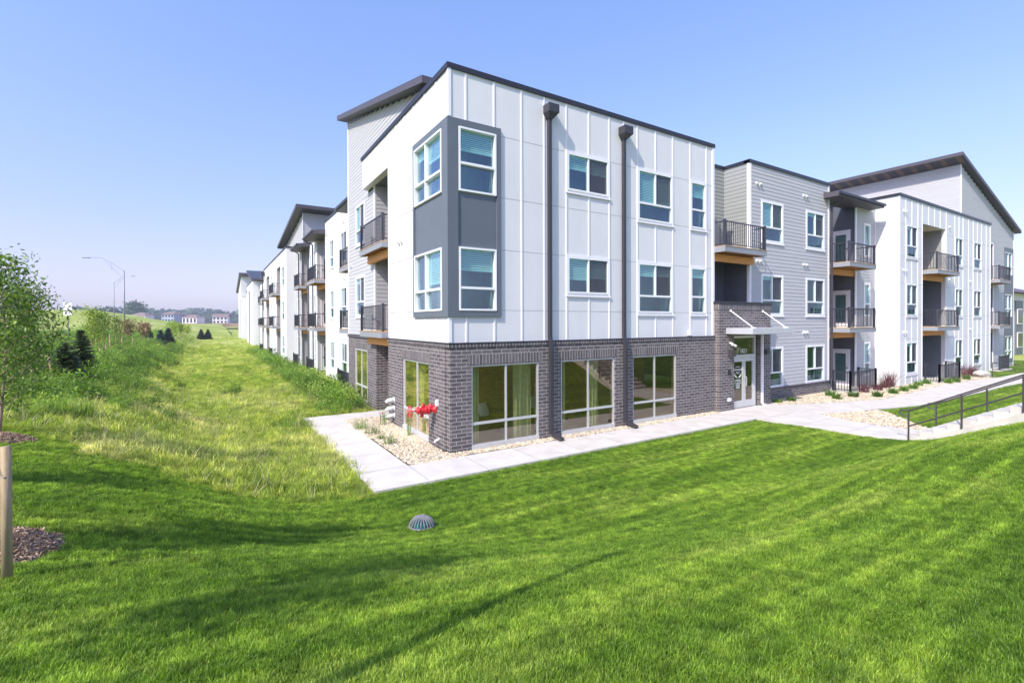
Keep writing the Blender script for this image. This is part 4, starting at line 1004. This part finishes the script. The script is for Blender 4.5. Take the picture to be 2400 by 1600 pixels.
def blocked(x,y,e=.07):
    for p in allp:
        for dx,dy in ((e,0),(-e,0),(0,e),(0,-e)):
            if inpoly(x+dx,y+dy,p): return True
    if x>-.05 and y>-.05: return True
    if 12.5<x<15.15 and y<-6.1: return True
    return False
def lawn_d(x,y):
    if blocked(x,y): return 0
    if math.hypot(x+2.44,y+4.1)<.36: return 0
    for mx,my,mr in mulches:
        if math.hypot(x-mx,y-my)<mr: return 0
    d=math.hypot(x-CAM.x,y-CAM.y)
    return 420 if d<6 else 300 if d<10 else 170 if d<20 else 60 if d<40 else 10
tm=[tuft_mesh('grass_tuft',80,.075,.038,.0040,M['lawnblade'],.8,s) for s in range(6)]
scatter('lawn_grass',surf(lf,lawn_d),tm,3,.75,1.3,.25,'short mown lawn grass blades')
def margin_d(x,y):
    if blocked(x,y) or x>-2.6 or x<-13: return 0
    for (ax,ay),(bx,by) in zip(bnd,bnd[1:]):
        if bx<=x<=ax: return max(0,170*(1-(y-(ay+(by-ay)*(ax-x)/(ax-bx)))/1.8))
    return 0
scatter('margin_grass',surf(ff,margin_d),[tuft_mesh('margin_tuft',70,.085,.06,.005,M['wildblade'],.8,140+k) for k in range(4)],5,.8,1.5,.25,'short grass blending the lawn into the meadow')
def field_d(x,y):
    if blocked(x,y) : return 0
    for mx,my,mr in mulches:
        if math.hypot(x-mx,y-my)<mr: return 0
    d=math.hypot(x-CAM.x,y-CAM.y); n=noise.noise(Vector((x*.6,y*.35,3))); e=1.
    if x<-2.6 and d<16:
        for (ax,ay),(bx,by) in zip(bnd,bnd[1:]):
            if bx<=x<=ax: e=max(.12,min(1,(y-(ay+(by-ay)*(ax-x)/(ax-bx)))/1.6))
    return max(0,e*(70 if d<14 else 40 if d<25 else 16 if d<50 else 5 if d<90 else .6 if d<160 else 0)*(1+.5*n))
tw=[tuft_mesh('meadow_tuft',52,.16,.145,.010,M['wildblade'],.85,20+s) for s in range(5)]
scatter('meadow_grass',surf(ff,field_d),tw,8,.6,1.5,.3,'ragged yellow green meadow grass')
def weed_d(x,y):
    if blocked(x,y,.0): return 0
    d=math.hypot(x-CAM.x,y-CAM.y)
    near=max(0,1-abs(x+.4-max(0,(y-9)*-.01))/1.7) if y>8.2 and x>-2.6 else 0       # along the facade
    if y>60: near=0
    berm=max(0,min(1,(-x-(7.4+y*.02))/1.5)) if y>3 else 0
    n=noise.noise(Vector((x*.5,y*.4,9)))
    return (11*near+max(0,berm*(3.5+12*n)))*(1 if d<40 else .6 if d<80 else .15 if d<130 else 0)+(max(0,n-.22)*9 if d<45 and x<-3.5 else 0)
tq=[tuft_mesh('weed_clump',70,.22,.46,.016,M['weed'],.55,40+s) for s in range(3)]
def bush_mesh(seed):
    rnd=random.Random(seed); mb=MB()
    cen=[(rnd.gauss(0,.14),rnd.gauss(0,.14),rnd.uniform(.05,.5)) for _ in range(14)]
    leaf_cloud(mb,cen,260,.075,.07,2.4,rnd,-.2)
    me=bpy.data.meshes.new('bush'); me.from_pydata(mb.v,[],mb.f); me.materials.append(M['weed']); return addrnd(me,1,seed)
tq+=[bush_mesh(90+k) for k in range(3)]
scatter('tall_weeds',surf(ff,weed_d),tq,15,.55,1.25,.25,'tall dark green weeds growing against the facade and on the bank')
def seed_d(x,y):
    if blocked(x,y,0) and not (-2.9<x<-2.55 and -1.8<y<6): return 0
    d=math.hypot(x-CAM.x,y-CAM.y)
    return (9 if -3.1<x<-2.6 and -1.8<y<6 else 4)*(1 if d<30 else 0)
def shrub_d(x,y):
    if blocked(x,y,.0) or y<3.5: return 0
    d=math.hypot(x-CAM.x,y-CAM.y); n=noise.noise(Vector((x*.35,y*.22,19)))
    b=max(0,min(1,(-x-(7.6+y*.02))/1.)); f=max(0,1-abs(x+.6)/1.0) if 9<y<45 else 0
    return (max(0,b*(.25+1.3*n))+2.2*f)*(1 if d<60 else .4 if d<120 else 0)
scatter('wild_shrubs',surf(ff,shrub_d),[bush_mesh(120+k) for k in range(4)],17,1.1,2.0,.2,'dense wild shrubs and tall weeds on the bank')
ts=[tuft_mesh('seed_stalk',7,.05,.42,.007,M['seed'],1.0,60+s) for s in range(4)]
scatter('seed_grass',surf(ff,seed_d),ts,22,.6,1.3,.4,'thin pale grass stalks leaning over the path edge')
# pebbles
def peb_surf():
    mb=MB(); dl=[]; s=.1
    for k,(n,p) in enumerate(flats[1:]):
        x0,x1=min(q[0] for q in p),max(q[0] for q in p); y0,y1=min(q[1] for q in p),max(q[1] for q in p); near=k==0
        x=x0
        while x<x1:
            y=y0
            while y<y1:
                if inpoly(x+s/2,y+s/2,p) and inpoly(x+.02,y+.02,p) and inpoly(x+s-.02,y+s-.02,p):
                    i=len(mb.v); mb.v+=[(x,y,.03),(x+s,y,.03),(x+s,y+s,.03),(x,y+s,.03)]; mb.f.append((i,i+1,i+2,i+3)); dl+=[560 if near else 420]*4
                y+=s
            x+=s
    return mb,dl
pm=[pebble_mesh('pebble',s,M['pebble']) for s in range(5)]
scatter('river_pebbles',peb_surf(),pm,31,.03,.075,.5,'tan and cream river pebbles')
# mulch rings
for i,(mx,my,mr) in enumerate(mulches):
    mb=MB(); dl=[]; ring=10
    z0=gz(mx,my)
    mb.v.append((mx,my,gz(mx,my)+.09)); dl.append(2400)
    for r_ in (.5,1.):
        for k in range(20):
            a=2*math.pi*k/20; rr=mr*r_*(1+.08*math.sin(3*a+i)); x,y=mx+rr*math.cos(a),my+rr*math.sin(a)
            mb.v.append((x,y,gz(x,y)+(.07 if r_<1 else .0))); dl.append(2400 if r_<1 else 1600)
    for k in range(20):
        j=(k+1)%20; mb.f+=[(0,1+k,1+j),(1+k,21+k,21+j,1+j)]
    b=MB(); b.v=list(mb.v); b.f=list(mb.f)
    tag(b.build('mulch_ring',M['mulchbase']),['bark mulch ring around the stake at the left edge of the lawn','bark mulch under the leafy tree at the left edge'][i],'mulch ring')
    scatter('mulch_chips',(mb,dl),[pebble_mesh('chip',70+s,M['mulch'],.18,2.6) for s in range(3)],50+i,.012,.032,1.2,'loose bark mulch chips')
# ================================================================== trees and plants
def tree(name,loc,h,cr,cb,label,leafm='leaf',leaf=.09,n=4000,spread=.16,group=None,seed=1,tr=.035,branches=22,el=2.4,up=.5,cat='tree',shape=1.0):
    rnd=random.Random(seed); o=tag(empty(name,loc),label,cat,group)
    t=MB(); pts=[];rads=[]
    for i in range(9):
        f=i/8; pts.append((.05*math.sin(f*5+seed),.05*math.cos(f*4+seed)-.05,h*.93*f)); rads.append(tr*(1-.8*f))
    t.tube(pts,rads,8)
    cen=[]
    for b in range(branches):
        f=cb/h+(1-cb/h)*(b+.5)/branches*.92; base=Vector((0,0,h*f)); a=b*2.4+rnd.uniform(-.4,.4)
        prof=math.sin(max(.12,min(1,(f-cb/h)/(1-cb/h)*.85+.18))*math.pi)**.7*shape
        ln=cr*prof*rnd.uniform(.7,1.15); d=Vector((math.cos(a),math.sin(a),up+rnd.uniform(-.15,.35))).normalized()
        p=[base]; 
        for k in range(1,5):
            q=p[-1]+d*(ln/4)+Vector((rnd.uniform(-.04,.04),rnd.uniform(-.04,.04),.03))*cr; p.append(q)
            if k>=1: cen.append(q); cen.append(q+Vector((rnd.gauss(0,.12),rnd.gauss(0,.12),rnd.gauss(0,.1)))*cr)
        r0=tr*.4*(1-f*.5); t.tube(p,[r0,r0*.8,r0*.6,r0*.45,r0*.25],5,False)
    cen.append(Vector((0,0,h*.95)))
    t.build('trunk',M['bark'],o,True)
    c=MB(); leaf_cloud(c,cen,n,leaf,spread,el,rnd); addrnd(c.build('crown',M[leafm],o).data); return o
def stake(x,y,h,label,r=.04,tilt=0,group='round timber tree stakes'):
    o=tag(empty('tree_stake',(x,y,gz(x,y))),label,'stake',group)
    mb=MB(); mb.tube([(0,0,-.15),(tilt*.5*h,.003,h*.5),(tilt*h,0,h)],[r*1.04,r,r*.98],12); mb.build('post',M['stake'],o,True)
    s=MB(); s.tube([(-r*1.1+tilt*h*.78,0,h*.78),(tilt*h*.78,r*1.1,h*.78),(r*1.1+tilt*h*.78,0,h*.775),(tilt*h*.78,-r*1.1,h*.775),(-r*1.1+tilt*h*.78,0,h*.77)],.006,5,False); s.build('tie_wire',M['galv'],o)
    return o
def spruce(loc,h,r,label,m='needle',seed=0,group='young spruces on the left bank',dens=1.,big=1.):
    rnd=random.Random(seed); o=tag(empty('spruce_tree',loc),label,'tree',group)
    t=MB(); t.tube([(0,0,-.1),(0,0,h)],[.05,.01],6); t.build('trunk',M['bark'],o)
    c=MB(); lv=int(h/.085/big**.5)
    for i in range(lv):
        f=i/lv; z=.12+h*f*.96; rr=r*(1-f)**.8+.05; nb=int(12+14*(1-f))
        for b in range(nb):
            a=rnd.uniform(0,6.28); ln=rr*rnd.uniform(.7,1.12); z=.10+h*(i+rnd.random())/lv*.96; st=int(max(3,ln/.04*dens))
            for k in range(st):
                g=(k+.5)/st; x,y=math.cos(a)*ln*g,math.sin(a)*ln*g; zz=z-.45*ln*g+.32*ln*g*g
                for sd in (-1,1):
                    b2=a+sd*rnd.uniform(.5,1.1); nl=.13*big*rnd.uniform(.7,1.2); w=.024*big
                    p=Vector((x,y,zz)); d=Vector((math.cos(b2),math.sin(b2),rnd.uniform(-.5,.6))).normalized()*nl; s=Vector((-math.sin(b2),math.cos(b2),rnd.uniform(-.8,.8)))*w
                    q=len(c.v); c.v+=[tuple(p-s),tuple(p+s),tuple(p+d)]; c.f.append((q,q+1,q+2))
    addrnd(c.build('crown',M[m],o).data); return o
# big leafy young tree at the left edge
tree('young_tree',(-9.17,.6,gz(-9.17,.6)-.05),3.6,.88,.6,'broad-leaved young tree filling the left edge of the photo','leaf',.115,3700,.12,seed=5,tr=.032,branches=36,el=2.9,shape=1.0)
tree('young_tree',(-10.36,6.97,gz(-10.36,6.97)-.05),3.2,.95,.6,'second leafy young tree just behind the one at the left edge','leaf',.12,4000,.14,seed=9,tr=.035,branches=34,el=2.9)
tree('young_tree',(-9.0,-5.75,gz(-9.0,-5.75)-.05),4.1,.68,1.6,'young tree just outside the left edge shading the lawn','leaf',.14,4200,.15,seed=12,tr=.035,branches=20)
tree('young_tree',(-8.9,-8.95,gz(-8.9,-8.95)-.05),4.7,.78,2.5,'young tree beside the camera shading the foreground lawn','leaf',.14,3600,.14,seed=14,tr=.035,branches=26)
tree('young_tree',(-10.3,-3.1,gz(-10.3,-3.1)-.05),2.9,.5,1.5,'young tree left of the photo shading the lawn behind the mulch ring','leaf',.12,1800,.12,seed=15,tr=.035,branches=22)
stk=[((-7.39,-6.08),1.27,'thick pale timber stake standing in the lawn at the left edge',.040,0),
((-10.16,6.65),.85,'timber stake under the leaves of the left edge tree',.04,0),
((-10.59,11.0),1.05,'leaning timber stake in front of the dark spruce',.04,.16),
((-11.8,20.6),.85,'timber stake rising in front of the taller dark spruce',.05,0)]
for (x,y),h,lab,r,tl_ in stk: stake(x,y,h,lab,r,-tl_)
spruce((-10.5,12.0,gz(-10.5,12.0)-.05),1.5,.78,'bushy dark spruce behind the leaning stake',seed=2)
spruce((-10.53,14.8,gz(-10.53,14.8)-.05),2.0,.64,'taller narrow dark spruce right of the bushy one',seed=3)
sap=[(-11.39,22.1,3.3,.75,'first yellow green sapling beyond the dark spruces'),(-11.7,26.0,3.0,.8,'second yellow green sapling behind the first'),(-12.4,32.4,2.9,.9,'third sapling, below the shorter street lamp'),(-12.5,38.5,2.7,.9,'fourth sapling, next to the tall street lamp'),(-12.4,44.,2.5,1.2,'russet leaved sapling right of the tall street lamp'),(-12.0,52.,2.4,1.2,'brownish sapling left of the blue spruces'),(-10.7,73.,3.0,1.3,'leafy sapling right of the paired blue spruces'),(-10.2,82.,2.7,1.1,'sapling in the far end of the planted row'),(-9.6,90.,2.7,1.1,'farthest sapling in the planted row')]
for i,(x,y,h,cr,lab) in enumerate(sap):
    z=gz(x,y); tree('sapling',(x,y,z-.1),h,cr*.72,1.15,lab,'leafr' if i in (4,5) else 'leafy',.15 if i<4 else .24,800 if i<4 else 650,.12,'saplings planted along the bank',30+i,.035,18,2.6,.7)
    for k,(dx,w) in enumerate(((-.40,'left'),(.38,'right'))):
        if i in (1,5,7) and k==0: continue
        stake(x+dx,y-.15,1.1-.15*((i*3+k)%3),f'{w} stake of the '+lab.split(',')[0],.035)
for i,(x,y,h,r_,lab) in enumerate([(-13.0,66.,1.9,.7,'single blue spruce in the middle distance'),(-11.3,62.,1.8,.65,'left one of the paired blue spruces'),(-10.9,68.,2.1,.75,'right one of the paired blue spruces'),(-8.0,118.,2.4,1.0,'left one of the far dark spruces near the facade end'),(-6.7,118.5,2.4,1.0,'right one of the far dark spruces near the facade end')]):
    spruce((x,y,gz(x,y)-.05),h,r_,lab,'needleb' if i<3 else 'needle',60+i,'spruces in the middle distance',1.,big=1.5)
# shrubby plants in the pebble beds
def clump(name,x,y,h,r,n,m,lab,cat,group,w=.012,lean=.9,z=.02,seed=0):
    me=tuft_mesh(name,n,r,h,w,M[m],lean,seed); o=bpy.data.objects.new(name,me); COL.objects.link(o); o.location=(x,y,z); tag(o,lab,cat,group); return o
PG='maroon ornamental grasses in the pebble bed'; GG='green perennials in the pebble bed'
for i,(x,y,h,lab) in enumerate([(23.3,-.95,.55,'maroon grass in front of the first patio railing gate post'),(24.8,-1.0,.5,'maroon grass in front of the first patio railing'),(26.2,-.85,.75,'maroon grass at the right end of the first patio railing'),(27.0,-.75,1.0,'largest maroon grass, against the white end wall'),(36.5,-1.5,1.0,'maroon and green grass right of the second patio'),(38.3,-1.4,.8,'maroon grass beside the white stone near the small lawn strip')]):
    clump('maroon_grass',x,y,h,.22,110,'purple',lab,'ornamental grass',PG,.02,.9,seed=80+i)
gl=[(20.5,-.6,'below the second ground floor window'),(19.7,-1.25,'nearest the footpath below the lap wall'),(21.1,-1.35,'at the foot of the downspout corner'),(22.1,-2.0,'in front of the dark downspout near the path'),(24.0,-1.95,'in front of the first patio nearest the path'),(25.5,-1.9,'second from the first patio along the path'),(26.9,-1.85,'third along the path by the white corner'),(28.8,-1.45,'under the first window of the white block'),(30.2,-1.4,'left of the second patio opening'),(31.7,-2.0,'left in front of the second patio'),(32.7,-2.05,'middle in front of the second patio'),(35.0,-1.95,'right in front of the second patio'),(17.3,-.35,'small one against the brick base'),(16.3,-.25,'dark one at the foot of the brick portal')]
for i,(x,y,lab) in enumerate(gl): clump('perennial_plant',x,y,.34 if i<12 else .22,.2,120,'green','green perennial plant '+lab,'plant',GG,.03,1.1,seed=100+i)
for i,(x,y,h,r,lab) in enumerate([(-1.3,4.6,.45,.25,'arching green grass in the pebbles beside the left path'),(-1.2,3.6,.35,.28,'low green grass beside the left path'),(-.45,4.8,.7,.12,'upright daylily with a red flower near the wall vents'),(-1.15,2.75,.22,.12,'small grass tuft in the middle of the pebbles'),(-1.1,2.0,.35,.2,'spreading grass tuft near the path corner'),(-.22,2.7,.85,.08,'tall thin stalks in front of the side lobby window')]):
    clump('bed_plant',x,y,h,r,70 if h<.6 else 16,'green' if h<.6 else 'weed',lab,'plant','plants in the corner pebble bed',.012 if h<.6 else .013,.9 if h<.6 else .35,seed=130+i)
mb=MB(); 
for k in range(5): a=k*1.256; mb.quad((0,0,0),(.03*math.cos(a),.03*math.sin(a),.05),(.02*math.cos(a+.6),.02*math.sin(a+.6),.09),(0,0,.03))
tag(mb.build('red_flower',M['red'],loc=(-.5,4.75,.42)),'small red bloom on the daylily near the wall vents','flower')
mb=MB(); import bmesh
bm=bmesh.new(); bmesh.ops.create_icosphere(bm,subdivisions=3,radius=.5)
for v in bm.verts: k=1+.3*noise.noise(v.co*2+Vector((3,1,2))); v.co=Vector((v.co.x*1.5*k,v.co.y*.8*k,v.co.z*.6*k))
me=bpy.data.meshes.new('boulder'); bm.to_mesh(me); bm.free(); me.materials.append(M['conc']); o=bpy.data.objects.new('boulder',me); COL.objects.link(o); o.location=(38.0,-1.9,.15); tag(o,'pale landscape stone at the edge of the small lawn strip','rock')
# ================================================================== street furniture, houses, far trees
def lamp(loc,h,arm,ang,label):
    o=tag(empty('street_lamp',loc,ang),label,'street lamp','street lamps along the road')
    p=MB(); p.tube([(0,0,0),(0,0,h)],[.10,.06],10); p.tube([(0,0,0),(0,0,.5)],.18,10); p.build('pole',M['galv'],o,True)
    a=MB(); top=[(0,0,h-.15),(-arm*.35,0,h+arm*.22),(-arm*.65,0,h+arm*.36),(-arm*.85,0,h+arm*.37),(-arm,0,h+arm*.36)]; a.tube(top,[.03,.028,.025,.025,.025],6)
    a.tube([(0,0,h-1.1),(-arm*.62,0,h+arm*.35)],.018,6); a.tube([(-arm*.35,0,h+arm*.22),(-arm*.35,0,h-.02)],.014,5); a.build('bracket_arm',M['galv'],o)
    l=MB(); l.box(-arm-.75,-arm+.1,-.12,.12,h+arm*.36-.06,h+arm*.36+.06); l.build('lamp_head',M['galv'],o)
ra=math.atan2(rgt.y,rgt.x)
lamp((-15.1,64.1,1.3),9.1,4.4,ra,'tall grey street lamp with a long truss arm reaching left')
lamp((-23.2,116.5,1.0),11.3,3.6,ra+math.pi,'shorter looking street lamp behind, its arm reaching right')
lamp((-34.0,40.0,1.0),10.2,3.6,ra+math.pi,'street lamp half hidden by leaves at the left edge')
sg=tag(empty('road_sign',(-17.2,47.6,gz(-17.2,47.6)),ra),'small white road sign on a post beyond the leafy tree','sign')
mb=MB(); mb.tube([(0,0,-.5),(0,0,3.6)],.04,6); mb.build('post',M['galv'],sg); mb=MB(); mb.box(-.42,.42,-.05,-.02,3.0,3.7); mb.prism([(-.4,-.05),(.4,-.05),(.4,-.02),(-.4,-.02)],2.5,2.9); mb.build('panel',M['signw'],sg)
rd=MB(); pts=[(-14,-60),(-15,0),(-18,50),(-24,105)]
for (ax,ay),(bx,by) in zip(pts,pts[1:]):
    n=max(1,int(math.hypot(bx-ax,by-ay)/3))
    for i in range(n):
        t0,t1=i/n,(i+1)/n; x0,y0,x1,y1=ax+(bx-ax)*t0-10,ay+(by-ay)*t0,ax+(bx-ax)*t1-10,ay+(by-ay)*t1
        rd.quad((x0,y0,gz(x0,y0)+.04),(x0-7,y0,gz(x0-7,y0)+.04),(x1-7,y1,gz(x1-7,y1)+.04),(x1,y1,gz(x1,y1)+.04))
tag(rd.build('road',M['asphalt']),kind='structure')
dt=MB(); dt.prism([(-75,345),(30,325),(45,350),(40,410),(-90,420)],1.5,3.7); tag(dt.build('bare_ground',M['dirt']),kind='structure',label='bare building plot round the far houses')
def house(loc,w,d,h,wm,label,rz,roof='hip',wing=None):
    o=tag(empty('house',loc,rz),label,'house','houses beyond the meadow')
    mb=MB(); mb.box(-w/2,w/2,-d/2,d/2,-.5,h); mb.build('wall',M[wm],o)
    r=MB(); e=.5; rh=h+w*.20
    if roof=='hip': r.v=[(-w/2-e,-d/2-e,h),(w/2+e,-d/2-e,h),(w/2+e,d/2+e,h),(-w/2-e,d/2+e,h),(-w*.15,0,rh),(w*.15,0,rh)]; r.f=[(0,1,5,4),(1,2,5),(2,3,4,5),(3,0,4),(3,2,1,0)]
    else: r.v=[(-w/2-e,-d/2-e,h),(w/2+e,-d/2-e,h),(w/2+e,d/2+e,h),(-w/2-e,d/2+e,h),(-w/2-e,0,rh),(w/2+e,0,rh)]; r.f=[(0,1,5,4),(1,2,5),(2,3,4,5),(3,0,4),(3,2,1,0)]
    r.build('roof',M['hroof'],o)
    for fz in (1.0,h-2.0):
        for k in range(4):
            m2=MB(); x=-w/2+w*(k+.5)/4; m2.box(x-.6,x+.6,-d/2-.08,-d/2-.01,fz,fz+1.3); m2.build('window',M['window_dark'],o)
house((-46.0,392,4.4),10.3,8,4.6,'shrubsteel','leftmost far white two storey house with hip roof',ra)
house((-29.0,386,4.2),8.2,9,5.8,'hlight','far light blue grey house between the white ones',ra,'hip')
house((-23.5,392,4.2),5.0,10,5.4,'hblue','dark blue house right beside the light blue one',ra,'hip')
house((-16.4,362,3.2),9.3,8,4.4,'shrubsteel','far white house with brown hip roof right of the blue ones',ra)
house((-.9,362,3.0),8.6,8,5.2,'shrubsteel','rightmost far white house with a gable end',ra+.35,'gable')
# distant woodland band
rnd=random.Random(77); mb=MB()
for i in range(420):
    a=rnd.uniform(-.95,.95); 
    d=rnd.uniform(800,1150); th=YAW+a
    x,y=CAM.x+d*math.cos(th),CAM.y+d*math.sin(th); h=rnd.uniform(13,25)*(d/1000); r=rnd.uniform(12,24)
    for k in range(46):
        u=rnd.uniform(-1,1); t=rnd.uniform(0,6.28); s=math.sqrt(1-u*u); p=Vector((x+r*s*math.cos(t),y+r*s*math.sin(t),3+h*.45+h*.55*u)); q=rnd.uniform(4,7)
        n1=Vector((rnd.uniform(-1,1),rnd.uniform(-1,1),rnd.uniform(-1,1))).normalized(); s1=n1.orthogonal().normalized()*q; s2=n1.cross(s1.normalized())*q
        j=len(mb.v); mb.v+=[tuple(p-s1),tuple(p+s2*.8),tuple(p+s1),tuple(p-s2*.9)]; mb.f.append((j,j+1,j+2,j+3))
tag(mb.build('distant_woodland',M['farleaf']),'band of distant woodland on the horizon',kind='stuff')
tree('broad_tree',(-62,500,3),17,8,2,'rounded dark tree rising above the horizon left of the far houses','farleaf',2.0,2600,1.3,seed=91,tr=.4,branches=30,el=1.4)
tree('broad_tree',(-78,495,3),12,7,2,'lower dark tree beside the rounded one on the horizon','farleaf',2.0,2000,1.3,seed=92,tr=.4,branches=26,el=1.4)
# parking lot lamp behind the camera, whose shadow crosses the foreground lawn
pl=tag(empty('parking_lot_lamp',(-8.44,-10.74,gz(-8.44,-10.74))),'slim parking lot lamp post casting the long shadow on the front lawn','lamp post')
mb=MB(); mb.tube([(0,0,0),(0,0,6.1)],[.08,.055],10); mb.build('pole',M['galv'],pl); mb=MB(); mb.box(-.06,.2,-.08,.08,6.06,6.14); mb.build('lamp_head',M['galv'],pl)
# ================================================================== light, sky, haze, camera
m,nt,out=newmat('haze_air'); pv=nt.nodes.new('ShaderNodeVolumePrincipled'); pv.inputs['Color'].default_value=(.78,.84,1,1); pv.inputs['Density'].default_value=.00045; nt.links.new(pv.outputs[0],out.inputs['Volume'])
mb=MB(); mb.box(-1400,1400,-1400,1400,-2,42); tag(mb.build('haze',m),'thin bluish haze over the plain',kind='stuff')
S=Vector((-2.57,-1.0,2.7)).normalized()
w=bpy.data.worlds.new('World'); scene.world=w; w.use_nodes=True; nt=w.node_tree; nt.nodes.clear()
bg=nt.nodes.new('ShaderNodeBackground'); sk=nt.nodes.new('ShaderNodeTexSky'); sk.sky_type='NISHITA'; sk.sun_disc=False
sk.sun_elevation=math.asin(S.z); sk.sun_rotation=math.atan2(S.x,S.y); sk.altitude=200; sk.air_density=1.0; sk.dust_density=1.2; sk.ozone_density=2.5
tc=nt.nodes.new('ShaderNodeTexCoord'); sx=nt.nodes.new('ShaderNodeSeparateXYZ'); nt.links.new(tc.outputs['Generated'],sx.inputs[0])
rp=nt.nodes.new('ShaderNodeValToRGB'); e=rp.color_ramp.elements; e[0].position=0; e[0].color=(.84,.76,.99,1); e[1].position=.62; e[1].color=(1.40,1.40,1.66,1)
x=e.new(.10); x.color=(1.05,.83,.98,1); x=e.new(.30); x.color=(1.25,1.13,1.28,1)
nt.links.new(sx.outputs[2],rp.inputs[0]); mm=nt.nodes.new('ShaderNodeMix'); mm.data_type='RGBA'; mm.blend_type='MULTIPLY'; mm.inputs[0].default_value=1
nt.links.new(sk.outputs[0],mm.inputs[6]); nt.links.new(rp.outputs[0],mm.inputs[7]); nt.links.new(mm.outputs[2],bg.inputs[0]); bg.inputs[1].default_value=.14
out=nt.nodes.new('ShaderNodeOutputWorld'); nt.links.new(bg.outputs[0],out.inputs[0])
sd=bpy.data.lights.new('sun','SUN'); sd.energy=3.45; sd.angle=R(.53); sd.color=(1,.94,.83); so=bpy.data.objects.new('sun',sd); COL.objects.link(so)
so.rotation_euler=S.to_track_quat('Z','Y').to_euler(); so.location=(-20,-20,40)
cd=bpy.data.cameras.new('camera'); co=bpy.data.objects.new('camera',cd); COL.objects.link(co); scene.camera=co
cd.sensor_width=36; cd.lens=36*1123.83/2400; cd.clip_end=6000; cd.clip_start=.05
pit=-.0065985; rol=-.0029457
fw_=Vector((math.cos(YAW)*math.cos(pit),math.sin(YAW)*math.cos(pit),math.sin(pit))); r0=fw_.cross(Vector((0,0,1))).normalized(); u0=r0.cross(fw_)
r_=r0*math.cos(rol)+u0*math.sin(rol); u_=u0*math.cos(rol)-r0*math.sin(rol)
from mathutils import Matrix
mt=Matrix((r_,u_,-fw_)).transposed().to_4x4(); mt.translation=CAM; co.matrix_world=mt
cd.shift_y=-(800-762.675)/2400
vs=scene.view_settings; vs.view_transform='Standard'; vs.look='None'; vs.exposure=.68; vs.gamma=1
scene.render.resolution_x=1024; scene.render.resolution_y=682
